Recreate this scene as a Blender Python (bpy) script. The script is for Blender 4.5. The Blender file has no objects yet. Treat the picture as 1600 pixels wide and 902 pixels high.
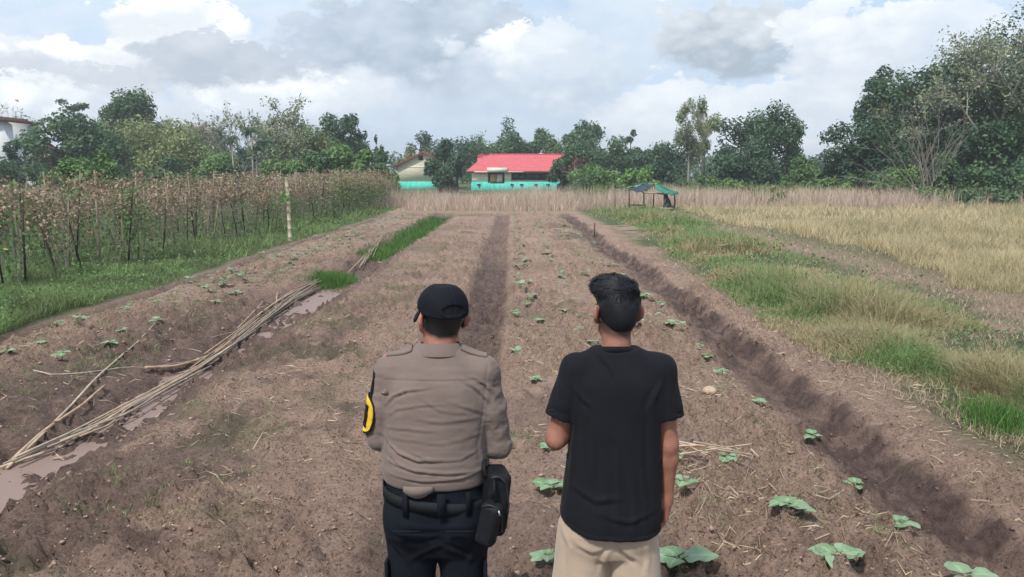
import bpy, math, random
import numpy as np
from mathutils import Vector, Matrix
scene = bpy.context.scene
COL = scene.collection
rng = np.random.default_rng(7)
random.seed(7)
R = math.radians

# ------------------------------------------------------------------ camera
CAM_H = 2.04
PITCH = math.atan(179/1200)
cam = bpy.data.cameras.new('camera'); cam.sensor_width = 36; cam.lens = 27.0
cam.clip_start = 0.05; cam.clip_end = 9000
camo = bpy.data.objects.new('camera', cam); COL.objects.link(camo)
camo.location = (0, 0, CAM_H); camo.rotation_euler = (R(90)-PITCH, 0, 0)
scene.camera = camo
CP, SP = math.cos(PITCH), math.sin(PITCH)
def ray(px, py):                       # direction of a photo pixel (design helper)
    a = (px-800)/1200; b = (451-py)/1200
    return a, CP+b*SP, -SP+b*CP
def at(px, py, Y):
    a, d, e = ray(px, py); t = Y/d
    return Vector((a*t, Y, CAM_H+t*e))
def gnd(px, py, z=0.0):
    a, d, e = ray(px, py); t = (z-CAM_H)/e
    return (a*t, d*t)

# ------------------------------------------------------------------ light
scene.view_settings.view_transform = 'Standard'
scene.view_settings.look = 'None'
scene.view_settings.exposure = 0.78
scene.view_settings.gamma = 1.0
SUN_EL, SUN_ROT = R(55), math.atan2(-0.50, -0.80)
sl = bpy.data.lights.new('sun', 'SUN'); sl.energy = 2.6; sl.angle = R(5); sl.color = (1.0, .965, .91)
so = bpy.data.objects.new('sun', sl); COL.objects.link(so)
sd = Vector((math.sin(SUN_ROT)*math.cos(SUN_EL), math.cos(SUN_ROT)*math.cos(SUN_EL), math.sin(SUN_EL)))
so.location = sd*50; so.rotation_euler = sd.to_track_quat('Z', 'Y').to_euler()

def lin(r, g=None, b=None):
    if g is None: r, g, b = r
    f = lambda v: ((v/255+.055)/1.055)**2.4 if v > 10.3 else v/255/12.92
    return (f(r), f(g), f(b), 1.0)

def build_world():
    w = bpy.data.worlds.new('World'); scene.world = w; w.use_nodes = True
    nt = w.node_tree; nt.nodes.clear(); N = nt.nodes; L = nt.links
    out = N.new('ShaderNodeOutputWorld'); bg = N.new('ShaderNodeBackground'); bg.inputs[1].default_value = 0.1
    L.new(bg.outputs[0], out.inputs[0])
    sky = N.new('ShaderNodeTexSky'); sky.sky_type = 'NISHITA'; sky.sun_disc = False
    sky.sun_elevation = SUN_EL; sky.sun_rotation = SUN_ROT; sky.dust_density = 2.0
    tc = N.new('ShaderNodeTexCoord')
    def math_(op, a, b=None, c=None, tree=nt, clamp=False):
        n = tree.nodes.new('ShaderNodeMath'); n.operation = op; n.use_clamp = clamp
        for i, v in enumerate((a, b, c)):
            if v is None: continue
            if isinstance(v, (int, float)): n.inputs[i].default_value = v
            else: tree.links.new(v, n.inputs[i])
        return n.outputs[0]
    sep = N.new('ShaderNodeSeparateXYZ'); L.new(tc.outputs['Generated'], sep.inputs[0])
    az = math_('ARCTAN2', sep.outputs[0], sep.outputs[1]); el = math_('ARCSINE', sep.outputs[2])
    mp = N.new('ShaderNodeMapping'); mp.inputs['Scale'].default_value = (1, 1, 1.7)
    L.new(tc.outputs['Generated'], mp.inputs[0])
    def noise(scale, detail, rough, off=0, dist=0):
        n = N.new('ShaderNodeTexNoise'); n.noise_dimensions = '4D'
        n.inputs['W'].default_value = off
        n.inputs['Scale'].default_value = scale; n.inputs['Detail'].default_value = detail
        n.inputs['Roughness'].default_value = rough; n.inputs['Distortion'].default_value = dist
        L.new(mp.outputs[0], n.inputs['Vector']); return n
    n1 = noise(7, 8, .62, 1.3); n2 = noise(7, 8, .62, 5.1); n3 = noise(16, 8, .58, 2.2); n4 = noise(3.0, 6, .55, 8.8)
    n5 = noise(26, 9, .68, 4.4)
    # high veil over the blue: broken everywhere by large soft noise
    veil = N.new('ShaderNodeMapRange'); veil.interpolation_type = 'SMOOTHSTEP'
    veil.inputs[1].default_value = .26; veil.inputs[2].default_value = .62
    veil.inputs[3].default_value = .42
    L.new(n4.outputs[0], veil.inputs[0])
    K = 7.0
    def col10(c): return (c[0]*K, c[1]*K, c[2]*K, 1)
    def mix(f, a, b, tree=nt):
        m = tree.nodes.new('ShaderNodeMix'); m.data_type = 'RGBA'; m.clamp_factor = True
        for s, v in ((m.inputs[0], f), (m.inputs[6], a), (m.inputs[7], b)):
            if isinstance(v, (int, float)): s.default_value = v
            elif isinstance(v, tuple): s.default_value = v
            else: tree.links.new(v, s)
        return m.outputs[2]
    vt = mix(n3.outputs[0], col10(lin(180, 204, 233)), col10(lin(216, 229, 242)))
    col = mix(veil.outputs[0], sky.outputs[0], vt)
    # broken cumulus all over the sky
    cu = N.new('ShaderNodeMapRange'); cu.interpolation_type = 'SMOOTHSTEP'
    cu.inputs[1].default_value = .50; cu.inputs[2].default_value = .60
    L.new(n1.outputs[0], cu.inputs[0])
    cucol = mix(n2.outputs[0], col10(lin(198, 206, 217)), col10(lin(246, 248, 251)))
    col = mix(math_('MULTIPLY', cu.outputs[0], .35), col, cucol)
    # single clouds
    g = bpy.data.node_groups.new('cloud', 'ShaderNodeTree'); I = g.interface
    names = ['Prev', 'az', 'el', 'wa', 'we', 'wt', 'puff', 'az0', 'el0', 'ra', 're', 'soft', 'opac', 'Top', 'Bottom']
    for nme in names:
        I.new_socket(nme, in_out='INPUT', socket_type='NodeSocketColor' if nme in ('Prev', 'Top', 'Bottom') else 'NodeSocketFloat')
    I.new_socket('Out', in_out='OUTPUT', socket_type='NodeSocketColor')
    gi = g.nodes.new('NodeGroupInput'); go = g.nodes.new('NodeGroupOutput'); s = gi.outputs
    M = lambda op, a, b=None, c=None, cl=False: math_(op, a, b, c, g, cl)
    u = M('DIVIDE', M('SUBTRACT', M('ADD', s['az'], M('MULTIPLY', s['wa'], 1.0)), s['az0']), s['ra'])
    de = M('SUBTRACT', s['el'], s['el0'])
    v = M('DIVIDE', M('ADD', de, s['we']), s['re'])
    d = M('ADD', M('SQRT', M('ADD', M('MULTIPLY', u, u), M('MULTIPLY', v, v))), M('MULTIPLY', s['puff'], M('MULTIPLY_ADD', v, .22, .50)))
    mr = g.nodes.new('ShaderNodeMapRange'); mr.interpolation_type = 'SMOOTHSTEP'
    g.links.new(d, mr.inputs[0]); sf = M('MULTIPLY', s['soft'], M('MULTIPLY_ADD', M('MULTIPLY', v, -1.0), .8, .9, cl=False)); sf = M('MAXIMUM', sf, .07); g.links.new(M('ADD', 1.0, sf), mr.inputs[1]); g.links.new(M('SUBTRACT', 1.0, sf), mr.inputs[2])
    t = M('ADD', M('MULTIPLY_ADD', M('DIVIDE', de, s['re']), .5, .42), M('SUBTRACT', s['wt'], M('MULTIPLY', s['puff'], .75)), cl=True)
    c1 = mix(t, s['Bottom'], s['Top'], g)
    g.links.new(mix(M('MULTIPLY', mr.outputs[0], s['opac']), s['Prev'], c1, g), go.inputs[0])
    wa = math_('ADD', math_('MULTIPLY', math_('SUBTRACT', n1.outputs[0], .5), .24), math_('MULTIPLY', math_('SUBTRACT', n5.outputs[0], .5), .085))
    we = math_('ADD', math_('MULTIPLY', math_('SUBTRACT', n2.outputs[0], .5), .13), math_('MULTIPLY', math_('SUBTRACT', n5.outputs[0], .5), .06))
    wt = math_('MULTIPLY', math_('SUBTRACT', math_('ADD', math_('MULTIPLY', n3.outputs[0], .6), math_('MULTIPLY', n5.outputs[0], .4)), .5), 1.9)
    def voro(sc):
        mv = N.new('ShaderNodeVectorMath'); mv.operation = 'MULTIPLY_ADD'; L.new(n5.outputs['Color'], mv.inputs[0]); mv.inputs[1].default_value = (.045, .045, .045); L.new(mp.outputs[0], mv.inputs[2])
        vn = N.new('ShaderNodeTexVoronoi'); vn.feature = 'F1'; vn.inputs['Scale'].default_value = sc; L.new(mv.outputs[0], vn.inputs['Vector']); return vn.outputs['Distance']
    puff = math_('ADD', math_('MULTIPLY', math_('SUBTRACT', voro(19), .42), 1.0), math_('MULTIPLY', math_('SUBTRACT', voro(46), .42), .55))
    W_ = (250, 252, 254)
    clouds = [  # px, py, rx, ry, soft, opacity, top, bottom
        (240, 175, 340, 50, .4, .8, (236, 241, 246), (208, 217, 228)),
        (760, 165, 330, 40, .4, .85, (214, 224, 236), (188, 203, 220)),
        (520, 150, 110, 46, .2, .8, (247, 250, 252), (214, 223, 233)),
        (1140, 185, 250, 78, .22, .9, (247, 250, 252), (216, 226, 236)),
        (430, 140, 85, 44, .18, .95, (252, 253, 254), (222, 230, 238)),
        (640, 218, 240, 20, .5, .7, (200, 214, 230), (180, 197, 217)),
        (30, 85, 120, 45, .22, .85, (242, 245, 249), (204, 213, 224)),
        (185, 78, 95, 46, .15, 1, W_, (228, 233, 239)),
        (290, 25, 100, 46, .15, 1, W_, (224, 230, 236)),
        (55, 155, 110, 30, .25, .8, (250, 252, 253), (218, 226, 234)),
        (150, 112, 95, 26, .3, .85, (216, 222, 230), (196, 204, 215)),
        (360, 90, 150, 36, .22, .95, (208, 216, 226), (178, 189, 202)),
        (660, 62, 175, 88, .22, .95, (204, 215, 227), (166, 181, 198)),
        (850, 118, 140, 58, .25, .85, (220, 229, 238), (186, 200, 216)),
        (870, 72, 62, 30, .18, .7, (246, 249, 251), (214, 224, 233)),
        (800, 76, 34, 24, .5, .9, (255, 255, 255), (236, 241, 246)),
        (1000, 40, 160, 60, .4, .5, (224, 232, 240), (204, 216, 228)),
        (1150, 60, 105, 50, .25, .95, (228, 234, 239), (164, 177, 190)),
        (1290, 58, 52, 50, .2, .85, (242, 246, 249), (214, 223, 233)),
        (1285, 150, 90, 40, .2, .8, (238, 243, 247), (206, 217, 229)),
        (1420, 72, 150, 56, .2, .95, (246, 249, 251), (206, 216, 228)),
        (1180, 235, 130, 26, .25, .8, (248, 250, 252), (222, 230, 239)),
        (1560, 40, 90, 60, .4, .6, (214, 226, 240), (204, 218, 234)),
    ]
    for (px, py, rx, ry, soft, op, top, bot) in clouds:
        a, dd, e = ray(px, py); n = N.new('ShaderNodeGroup'); n.node_tree = g; i = n.inputs
        L.new(col, i['Prev']); L.new(az, i['az']); L.new(el, i['el']); L.new(wa, i['wa']); L.new(we, i['we']); L.new(wt, i['wt']); L.new(puff, i['puff'])
        i['az0'].default_value = math.atan2(a, dd); i['el0'].default_value = math.asin(e/math.sqrt(a*a+dd*dd+e*e))
        i['ra'].default_value = rx/1200; i['re'].default_value = ry/1200
        i['soft'].default_value = soft; i['opac'].default_value = op
        i['Top'].default_value = col10([v*(1.22 if min(top) >= 250 else 1.0) for v in lin(top)[:3]]); i['Bottom'].default_value = col10(lin(bot))
        col = n.outputs[0]
    L.new(col, bg.inputs[0])
build_world()

# ------------------------------------------------------------------ helpers
def tag(o, label=None, cat=None, group=None, kind=None):
    if label: o['label'] = label
    if cat: o['category'] = cat
    if group: o['group'] = group
    if kind: o['kind'] = kind
    return o
def empty(name, loc=(0, 0, 0), rz=0.0, label=None, cat=None, group=None):
    o = bpy.data.objects.new(name, None); o.empty_display_size = .1
    o.location = loc; o.rotation_euler = (0, 0, rz); COL.objects.link(o)
    return tag(o, label, cat, group)
def ob(name, me, parent=None, loc=None, rz=0.0):
    o = bpy.data.objects.new(name, me); COL.objects.link(o)
    if parent: o.parent = parent
    if loc is not None: o.location = loc
    if rz: o.rotation_euler = (0, 0, rz)
    return o
def mesh_np(name, V, F, mat=None, smooth=False, col=None, mats=None, mi=None):
    """V (n,3); F: array (m,k) or list of such arrays; col: dict name -> (n,4) or (n,3)"""
    V = np.asarray(V, np.float32)
    Fs = F if isinstance(F, list) else [F]
    Fs = [np.asarray(f, np.int32) for f in Fs if len(f)]
    me = bpy.data.meshes.new(name)
    me.vertices.add(len(V)); me.vertices.foreach_set('co', V.ravel())
    loops = np.concatenate([f.ravel() for f in Fs]); cnt = np.concatenate([np.full(len(f), f.shape[1], np.int32) for f in Fs])
    st = np.concatenate([[0], np.cumsum(cnt)[:-1]]).astype(np.int32)
    me.loops.add(len(loops)); me.loops.foreach_set('vertex_index', loops)
    me.polygons.add(len(cnt)); me.polygons.foreach_set('loop_start', st)
    try: me.polygons.foreach_set('loop_total', cnt)
    except Exception: pass
    if smooth: me.polygons.foreach_set('use_smooth', np.ones(len(cnt), bool))
    for m in (mats or ([mat] if mat else [])): me.materials.append(m)
    if mi is not None: me.polygons.foreach_set('material_index', np.asarray(mi, np.int32))
    me.update(calc_edges=True)
    if col:
        for k, c in col.items():
            c = np.asarray(c, np.float32)
            if c.ndim == 1: c = np.stack([c, c, c], 1)
            if c.shape[1] == 3: c = np.concatenate([c, np.ones((len(c), 1), np.float32)], 1)
            at_ = me.color_attributes.new(k, 'FLOAT_COLOR', 'POINT'); at_.data.foreach_set('color', c.ravel())
    return me
class MB:
    """collects shapes into one mesh"""
    def __init__(s): s.V = []; s.F = {}; s.n = 0; s.mi = {}
    def add(s, V, F, m=0):
        V = np.asarray(V, float); 
        for f in F:
            k = len(f); s.F.setdefault(k, []).append([i+s.n for i in f]); s.mi.setdefault(k, []).append(m)
        s.V.append(V); s.n += len(V); return s
    def box(s, c, d, rz=0.0, M=None, m=0):
        x, y, z = d[0]/2, d[1]/2, d[2]/2
        V = np.array([(i*x, j*y, k*z) for k in (-1, 1) for j in (-1, 1) for i in (-1, 1)])
        if M is not None: V = V @ np.array(M.to_3x3()).T
        elif rz: cc, ss = math.cos(rz), math.sin(rz); V = V @ np.array([[cc, ss, 0], [-ss, cc, 0], [0, 0, 1]])
        return s.add(V+np.array(c), [(0, 2, 3, 1), (4, 5, 7, 6), (0, 1, 5, 4), (2, 6, 7, 3), (0, 4, 6, 2), (1, 3, 7, 5)], m)
    def tube(s, P, r, n=6, m=0, cap=True):
        P = [Vector(p) for p in P]
        rr = r if hasattr(r, '__len__') else [r]*len(P)
        V = []; prev = None
        for i, p in enumerate(P):
            t = (P[min(i+1, len(P)-1)]-P[max(i-1, 0)]).normalized()
            if prev is None:
                u = t.orthogonal().normalized()
            else:
                u = (prev-t*prev.dot(t)).normalized()
            prev = u; w = t.cross(u)
            for k in range(n):
                a = 2*math.pi*k/n; V.append(p+(u*math.cos(a)+w*math.sin(a))*rr[i])
        F = []
        for i in range(len(P)-1):
            for k in range(n):
                F.append((i*n+k, i*n+(k+1) % n, (i+1)*n+(k+1) % n, (i+1)*n+k))
        if cap and n > 2:
            F.append(tuple(range(n-1, -1, -1))); F.append(tuple((len(P)-1)*n+k for k in range(n)))
        return s.add(V, F, m)
    def mesh(s, name, mat=None, smooth=False, mats=None):
        V = np.concatenate(s.V); Fs = [np.array(v) for v in s.F.values()]
        mi = np.concatenate([np.array(v) for v in s.mi.values()])
        return mesh_np(name, V, Fs, mat, smooth, mats=mats, mi=mi if mats else None)
    def obj(s, name, mat=None, parent=None, smooth=False, mats=None, loc=None):
        return ob(name, s.mesh(name, mat, smooth, mats), parent, loc)

# noise in numpy
_perm = np.random.default_rng(3).integers(0, 2**31, 4096)
def _h(ix, iy, s): return (_perm[(ix*73+iy*179+s*37+_perm[(iy+s*11) & 4095]) & 4095] & 65535)/65535.0
def vnoise(x, y, s=0):
    ix = np.floor(x).astype(int); iy = np.floor(y).astype(int); fx = x-ix; fy = y-iy
    fx = fx*fx*fx*(fx*(fx*6-15)+10); fy = fy*fy*fy*(fy*(fy*6-15)+10)
    a = _h(ix, iy, s); b = _h(ix+1, iy, s); c = _h(ix, iy+1, s); d = _h(ix+1, iy+1, s)
    return a+(b-a)*fx+(c-a)*fy+(a-b-c+d)*fx*fy
def fbm(x, y, o=4, s=0, g=.5):
    x = np.asarray(x, float); y = np.asarray(y, float); r = 0; a = 1; t = 0
    for i in range(o):
        r = r+a*vnoise(x+i*17.3, y-i*9.1, s+i); t += a; a *= g; x = x*2.03; y = y*2.03
    return r/t
def sstep(a, b, x):
    t = np.clip((x-a)/(b-a), 0, 1); return t*t*(3-2*t)

# materials
def nodes(name):
    m = bpy.data.materials.new(name); m.use_nodes = True; nt = m.node_tree
    return m, nt, nt.nodes['Principled BSDF']
def mat_simple(name, c, rough=.8, var=.15, scale=30, bump=.0, bscale=200, spec=.3, coords='Object', metal=0, stretch=(1, 1, 1)):
    m, nt, b = nodes(name); N = nt.nodes; L = nt.links
    tc = N.new('ShaderNodeTexCoord'); n = N.new('ShaderNodeTexNoise'); n.inputs['Scale'].default_value = scale; n.inputs['Detail'].default_value = 6
    mp = N.new('ShaderNodeMapping'); mp.inputs['Scale'].default_value = stretch
    L.new(tc.outputs[coords], mp.inputs[0]); L.new(mp.outputs[0], n.inputs['Vector'])
    r = N.new('ShaderNodeValToRGB'); e = r.color_ramp.elements
    e[0].position = .3; e[1].position = .7
    e[0].color = (*[v*(1-var) for v in c[:3]], 1); e[1].color = (*[min(1, v*(1+var)) for v in c[:3]], 1)
    L.new(n.outputs[0], r.inputs[0]); L.new(r.outputs[0], b.inputs['Base Color'])
    b.inputs['Roughness'].default_value = rough; b.inputs['Specular IOR Level'].default_value = spec; b.inputs['Metallic'].default_value = metal
    if bump:
        n2 = N.new('ShaderNodeTexNoise'); n2.inputs['Scale'].default_value = bscale; n2.inputs['Detail'].default_value = 5
        L.new(mp.outputs[0], n2.inputs['Vector'])
        bp = N.new('ShaderNodeBump'); bp.inputs['Strength'].default_value = bump; bp.inputs['Distance'].default_value = .01
        L.new(n2.outputs[0], bp.inputs['Height']); L.new(bp.outputs[0], b.inputs['Normal'])
    return m
def mat_leaf(name, c1, c2, rough=.55, trans=.3, spec=.25):
    """leaf: colour between c1 and c2 by the per-leaf attribute 'tint'"""
    m, nt, b = nodes(name); N = nt.nodes; L = nt.links
    a = N.new('ShaderNodeVertexColor'); a.layer_name = 'tint'
    r = N.new('ShaderNodeValToRGB'); r.color_ramp.elements[0].color = (*c1[:3], 1); r.color_ramp.elements[1].color = (*c2[:3], 1)
    sp = N.new('ShaderNodeSeparateColor'); L.new(a.outputs[0], sp.inputs[0]); L.new(sp.outputs[0], r.inputs[0])
    L.new(r.outputs[0], b.inputs['Base Color']); b.inputs['Roughness'].default_value = rough; b.inputs['Specular IOR Level'].default_value = spec
    if trans:
        t = N.new('ShaderNodeBsdfTranslucent'); L.new(r.outputs[0], t.inputs[0])
        mx = N.new('ShaderNodeMixShader'); mx.inputs[0].default_value = trans
        L.new(b.outputs[0], mx.inputs[1]); L.new(t.outputs[0], mx.inputs[2]); L.new(mx.outputs[0], N['Material Output'].inputs[0])
    return m
# ------------------------------------------------------------------ ground
PX = np.array([-60, -20, -9.5, -6.9, -6.62, -6.45, -6.25, -6.0, -5.2, -4.25, -3.95, -3.7, -3.3, -3.05, -2.7, -1.9, -1.05, -.82, -.66, -.5, -.27, -.20, -.06, .3, 1.2, 2.0, 2.28, 2.5, 2.7, 2.86, 2.98, 3.2, 3.7, 5, 7.5, 60.])
PZ = np.array([0, 0, .02, .0, -.04, -.16, -.14, .03, .07, .03, -.06, -.20, -.20, -.06, .02, .04, .0, -.05, -.12, -.145, -.15, -.10, .02, .03, .03, .02, -.05, -.13, -.20, -.21, -.07, -.01, .02, .05, .05, .06])
BED_END = 41.5
def wob(y, s): return (fbm(y*.22, y*0+3.1, 3, s)-.5)*.34+(fbm(y*1.1, y*0+7.7, 3, s+5)-.5)*.16
def hgt(x, y, fine=True):
    x = np.asarray(x, float); y = np.asarray(y, float)
    xw = x+wob(y, 20)*np.clip(np.abs(x)/3+.4, 0, 1.2)
    z = np.interp(xw, PX, PZ)
    fade = 1-sstep(BED_END-3.5, BED_END+.5, y+1.5*(fbm(x*.5, y*0, 2, 9)-.5))
    z = z*fade+.03*(1-fade)
    if fine:
        soil = fade*sstep(-6.7, -6.4, xw)*(1-sstep(3.0, 4.2, xw))
        z = z+soil*((fbm(x*.9, y*.9, 3, 31)-.5)*.09+(fbm(x*4, y*4, 4, 33)-.5)*.10)
        rough = .45+.9*sstep(.42, .62, fbm(x*.7, y*.7, 3, 35))
        cl = np.abs(fbm(x*11, y*11, 3, 37, .6)-.5)*2
        z = z+soil*rough*(cl-.25)*.10
        z = z+soil*sstep(.55, .72, fbm(x*15, y*15, 2, 71))*.040*rough
        z = z+soil*sstep(.54, .66, fbm(x*7.5+4, y*7.5, 3, 75))*.045*(.5+rough*.6)*(1-sstep(14, 22, y))
        # cross ridges of the hoed bed on the right
        rb = sstep(.1, .5, xw)*(1-sstep(1.9, 2.3, xw))*fade*sstep(4.5, 7, y)
        z = z+rb*.065*np.sin(y*6.6+4*fbm(x*1.2, y*.4, 2, 41)+1.5*np.sin(x*2))
        z = z+(1-soil)*(fbm(x*.5, y*.5, 3, 43)-.5)*.10
    return z
def ht(x, y): return float(hgt(np.array([x]), np.array([y]))[0])

def make_ground():
    xs = np.concatenate([-np.geomspace(7.2, 3000, 70)[::-1][:-1], np.arange(-7.2, 4.3, .034), np.geomspace(4.3, 3000, 80)])
    ys = np.concatenate([[-300, -80, -30, -12, -5, -1, 1, 2, 2.6], np.geomspace(3.0, 46, 420), np.geomspace(47.5, 5000, 60)])
    X, Y = np.meshgrid(xs, ys); x = X.ravel(); y = Y.ravel(); z = hgt(x, y)
    z = np.where(y > 150, 0, z)
    nx, ny = len(xs), len(ys)
    i = np.arange(nx*ny).reshape(ny, nx)
    F = np.stack([i[:-1, :-1], i[:-1, 1:], i[1:, 1:], i[1:, :-1]], -1).reshape(-1, 4)
    xw = x+wob(y, 20)*np.clip(np.abs(x)/3+.4, 0, 1.2)
    fade = 1-sstep(BED_END-2.5, BED_END+.5, y)
    band = lambda a, b, c, d: sstep(a, b, xw)*(1-sstep(c, d, xw))
    nz = fbm(x*.8, y*.8, 4, 51); nf = fbm(x*5, y*5, 4, 53)
    # R: damp dark soil, G: green cover, B: dry straw cover
    damp = np.maximum.reduce([
        band(2.2, 2.62, 2.93, 3.10)*(.66+.42*sstep(.35, .6, nf)),
        band(-.95, -.7, -.2, -.06)*(.6+.3*sstep(7, 11, y)*(1-sstep(15, 22, y))),
        band(-4.3, -3.9, -3.1, -2.75)*.75,
        band(-5.6, -4.4, -4.2, -3.8)*.75*(1-sstep(9, 16, y)),
        band(-6.75, -6.5, -6.3, -6.0)*.5,
        band(.9, 1.6, 2.2, 2.6)*sstep(20, 25, y)*(1-sstep(29, 33, y))*.8*sstep(.4, .55, nz),
        sstep(.53, .66, nz+.25*(nf-.5))*band(-4, -2.8, -1.6, -.7)*.6*(1-sstep(9, 13, y)),
        sstep(.56, .66, nz+.3*(nf-.5))*.3,
    ])*fade*(1-sstep(3.1, 3.6, xw))
    damp = np.clip(damp*(.6+.8*nf), 0, 1)
    green = np.maximum.reduce([(1-sstep(-6.9, -6.55, xw)), band(3.3, 4.0, 6.4, 7.8)*.9*sstep(.3, .5, nz+.1*nf), .55*(sstep(7.6, 9, xw))])
    gcl = sstep(.54, .62, fbm(x*1.4, y*1.4, 3, 57))*band(-3.2, -2.7, -1.8, -1.2)*.3
    green = np.maximum(green*(1-sstep(44, 60, y)*.3), gcl*fade)
    straw = np.maximum.reduce([sstep(3.2, 4, xw)*.55*sstep(.35, .6, nf), sstep(7, 8.5, xw)*.9, sstep(BED_END-1.5, BED_END+1, y)*sstep(-7, -5, xw),
                               band(.1, .6, 2, 2.3)*.5*sstep(.5, .62, nf)*sstep(5, 12, y), .0*x])
    straw = np.where(y > 75, .3, straw); green = np.where(y > 75, .9, green)
    C = np.stack([damp, np.clip(green, 0, 1), np.clip(straw, 0, 1)], 1)
    m, nt, b = nodes('field_soil'); N = nt.nodes; L = nt.links
    tc = N.new('ShaderNodeTexCoord'); a = N.new('ShaderNodeVertexColor'); a.layer_name = 'cover'
    sp = N.new('ShaderNodeSeparateColor'); L.new(a.outputs[0], sp.inputs[0])
    def noise(sc, det=6, rough=.6):
        n = N.new('ShaderNodeTexNoise'); n.inputs['Scale'].default_value = sc; n.inputs['Detail'].default_value = det; n.inputs['Roughness'].default_value = rough
        L.new(tc.outputs['Object'], n.inputs['Vector']); return n.outputs[0]
    def ramp(f, *st):
        r = N.new('ShaderNodeValToRGB'); e = r.color_ramp.elements
        while len(e) < len(st): e.new(.5)
        for k, (p, c) in enumerate(st): e[k].position = p; e[k].color = (*c[:3], 1)
        L.new(f, r.inputs[0]); return r.outputs[0]
    def mix(f, a_, b_, blend='MIX'):
        n = N.new('ShaderNodeMix'); n.data_type = 'RGBA'; n.blend_type = blend
        for s, v in ((n.inputs[0], f), (n.inputs[6], a_), (n.inputs[7], b_)):
            if isinstance(v, (int, float)): s.default_value = v
            else: L.new(v, s)
        return n.outputs[2]
    n1 = noise(1.1, 8, .65); n2 = noise(14, 8, .7); n3 = noise(70, 6, .7)
    dry = ramp(n2, (.28, (.178, .117, .089)), (.5, (.333, .230, .176)), (.72, (.465, .342, .266)))
    dry = mix(.5, dry, ramp(n1, (.3, (.262, .175, .133)), (.7, (.425, .302, .232))))
    pit_shade = ramp(noise(48, 7, .75), (.38, (.26, .22, .20)), (.475, (.98, .98, .98)), (.58, (1, 1, 1)), (.70, (1.5, 1.48, 1.46)))  # shade of pits and bright crumb tops painted into the soil colour
    dry = mix(1.0, dry, pit_shade, 'MULTIPLY')
    wet = ramp(n2, (.3, (.052, .034, .029)), (.7, (.160, .106, .088)))
    col = mix(sp.outputs[0], dry, wet)
    straw_c = ramp(n3, (.3, (.16, .115, .07)), (.7, (.36, .28, .18)))
    col = mix(sp.outputs[2], col, straw_c)
    gr = ramp(n3, (.3, (.028, .05, .018)), (.7, (.09, .13, .045)))
    col = mix(sp.outputs[1], col, gr)
    L.new(col, b.inputs['Base Color'])
    rr = N.new('ShaderNodeMapRange'); rr.inputs[3].default_value = .95; rr.inputs[4].default_value = .72
    L.new(sp.outputs[0], rr.inputs[0]); L.new(rr.outputs[0], b.inputs['Roughness']); b.inputs['Specular IOR Level'].default_value = .2
    bp = N.new('ShaderNodeBump'); bp.inputs['Strength'].default_value = 1.0; bp.inputs['Distance'].default_value = .05
    ad = N.new('ShaderNodeMath'); ad.operation = 'MULTIPLY_ADD'; ad.inputs[1].default_value = .35
    L.new(n3, ad.inputs[0]); L.new(noise(28, 6, .75), ad.inputs[2])
    L.new(ad.outputs[0], bp.inputs['Height']); L.new(bp.outputs[0], b.inputs['Normal'])
    o = ob('ground', mesh_np('ground', np.stack([x, y, z], 1), F, m, True, {'cover': C})); tag(o, kind='structure')
    # muddy water lying in the left ditch
    mw, nt, b = nodes('muddy_water'); b.inputs['Base Color'].default_value = (.23, .160, .132, 1); b.inputs['Roughness'].default_value = .42
    b.inputs['Specular IOR Level'].default_value = .22
    N = nt.nodes; n = N.new('ShaderNodeTexNoise'); n.inputs['Scale'].default_value = 9; bp = N.new('ShaderNodeBump'); bp.inputs['Strength'].default_value = .3
    nt.links.new(n.outputs[0], bp.inputs['Height']); nt.links.new(bp.outputs[0], b.inputs['Normal'])
    yy = np.arange(3.2, 16, .25); V = []; F2 = []
    for k, y0 in enumerate(yy):
        w = float(wob(np.array([y0]), 20)[0])*1.2
        V += [(-4.05-w, y0, -.163), (-2.95-w, y0, -.163)]
        if k: F2.append((2*k-2, 2*k-1, 2*k+1, 2*k))
    tag(ob('puddle', mesh_np('puddle', V, np.array(F2), mw)), kind='structure')
    V = []; F2 = []
    my, nt, b = nodes('yellow_mud_water'); b.inputs['Base Color'].default_value = (.20, .145, .075, 1); b.inputs['Roughness'].default_value = .25
    for k, y0 in enumerate(np.arange(8, 13.5, .25)):
        w = float(wob(np.array([y0]), 20)[0])*1.2
        V += [(-6.75-w, y0, -.115), (-6.0-w, y0, -.115)]
        if k: F2.append((2*k-2, 2*k-1, 2*k+1, 2*k))
    tag(ob('puddle', mesh_np('puddle', V, np.array(F2), my)), kind='structure')
make_ground()
# ------------------------------------------------------------------ buildings
M_cream = mat_simple('cream_plaster', (.86, .80, .64), .85, .06, 3)
M_turq = mat_simple('turquoise_paint', (.07, .50, .41), .7, .22, 2.5)
M_red = mat_simple('red_metal_tile', (.50, .10, .115), .6, .1, 2.0, spec=.4)
M_rust = mat_simple('old_red_tile', (.17, .065, .045), .8, .25, 5)
M_dkwood_shade = mat_simple('dark_wood_and_shade', (.035, .027, .022), .8, .3, 6)
M_glass = mat_simple('dark_glass', (.02, .025, .03), .25, .2, 3, spec=.5)
M_white = mat_simple('white_plaster', (.75, .76, .76), .8, .05, 2)
M_board = mat_simple('weathered_board', (.62, .58, .52), .8, .12, 6)
M_tan = mat_simple('tan_board', (.50, .34, .16), .8, .15, 5)

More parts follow.
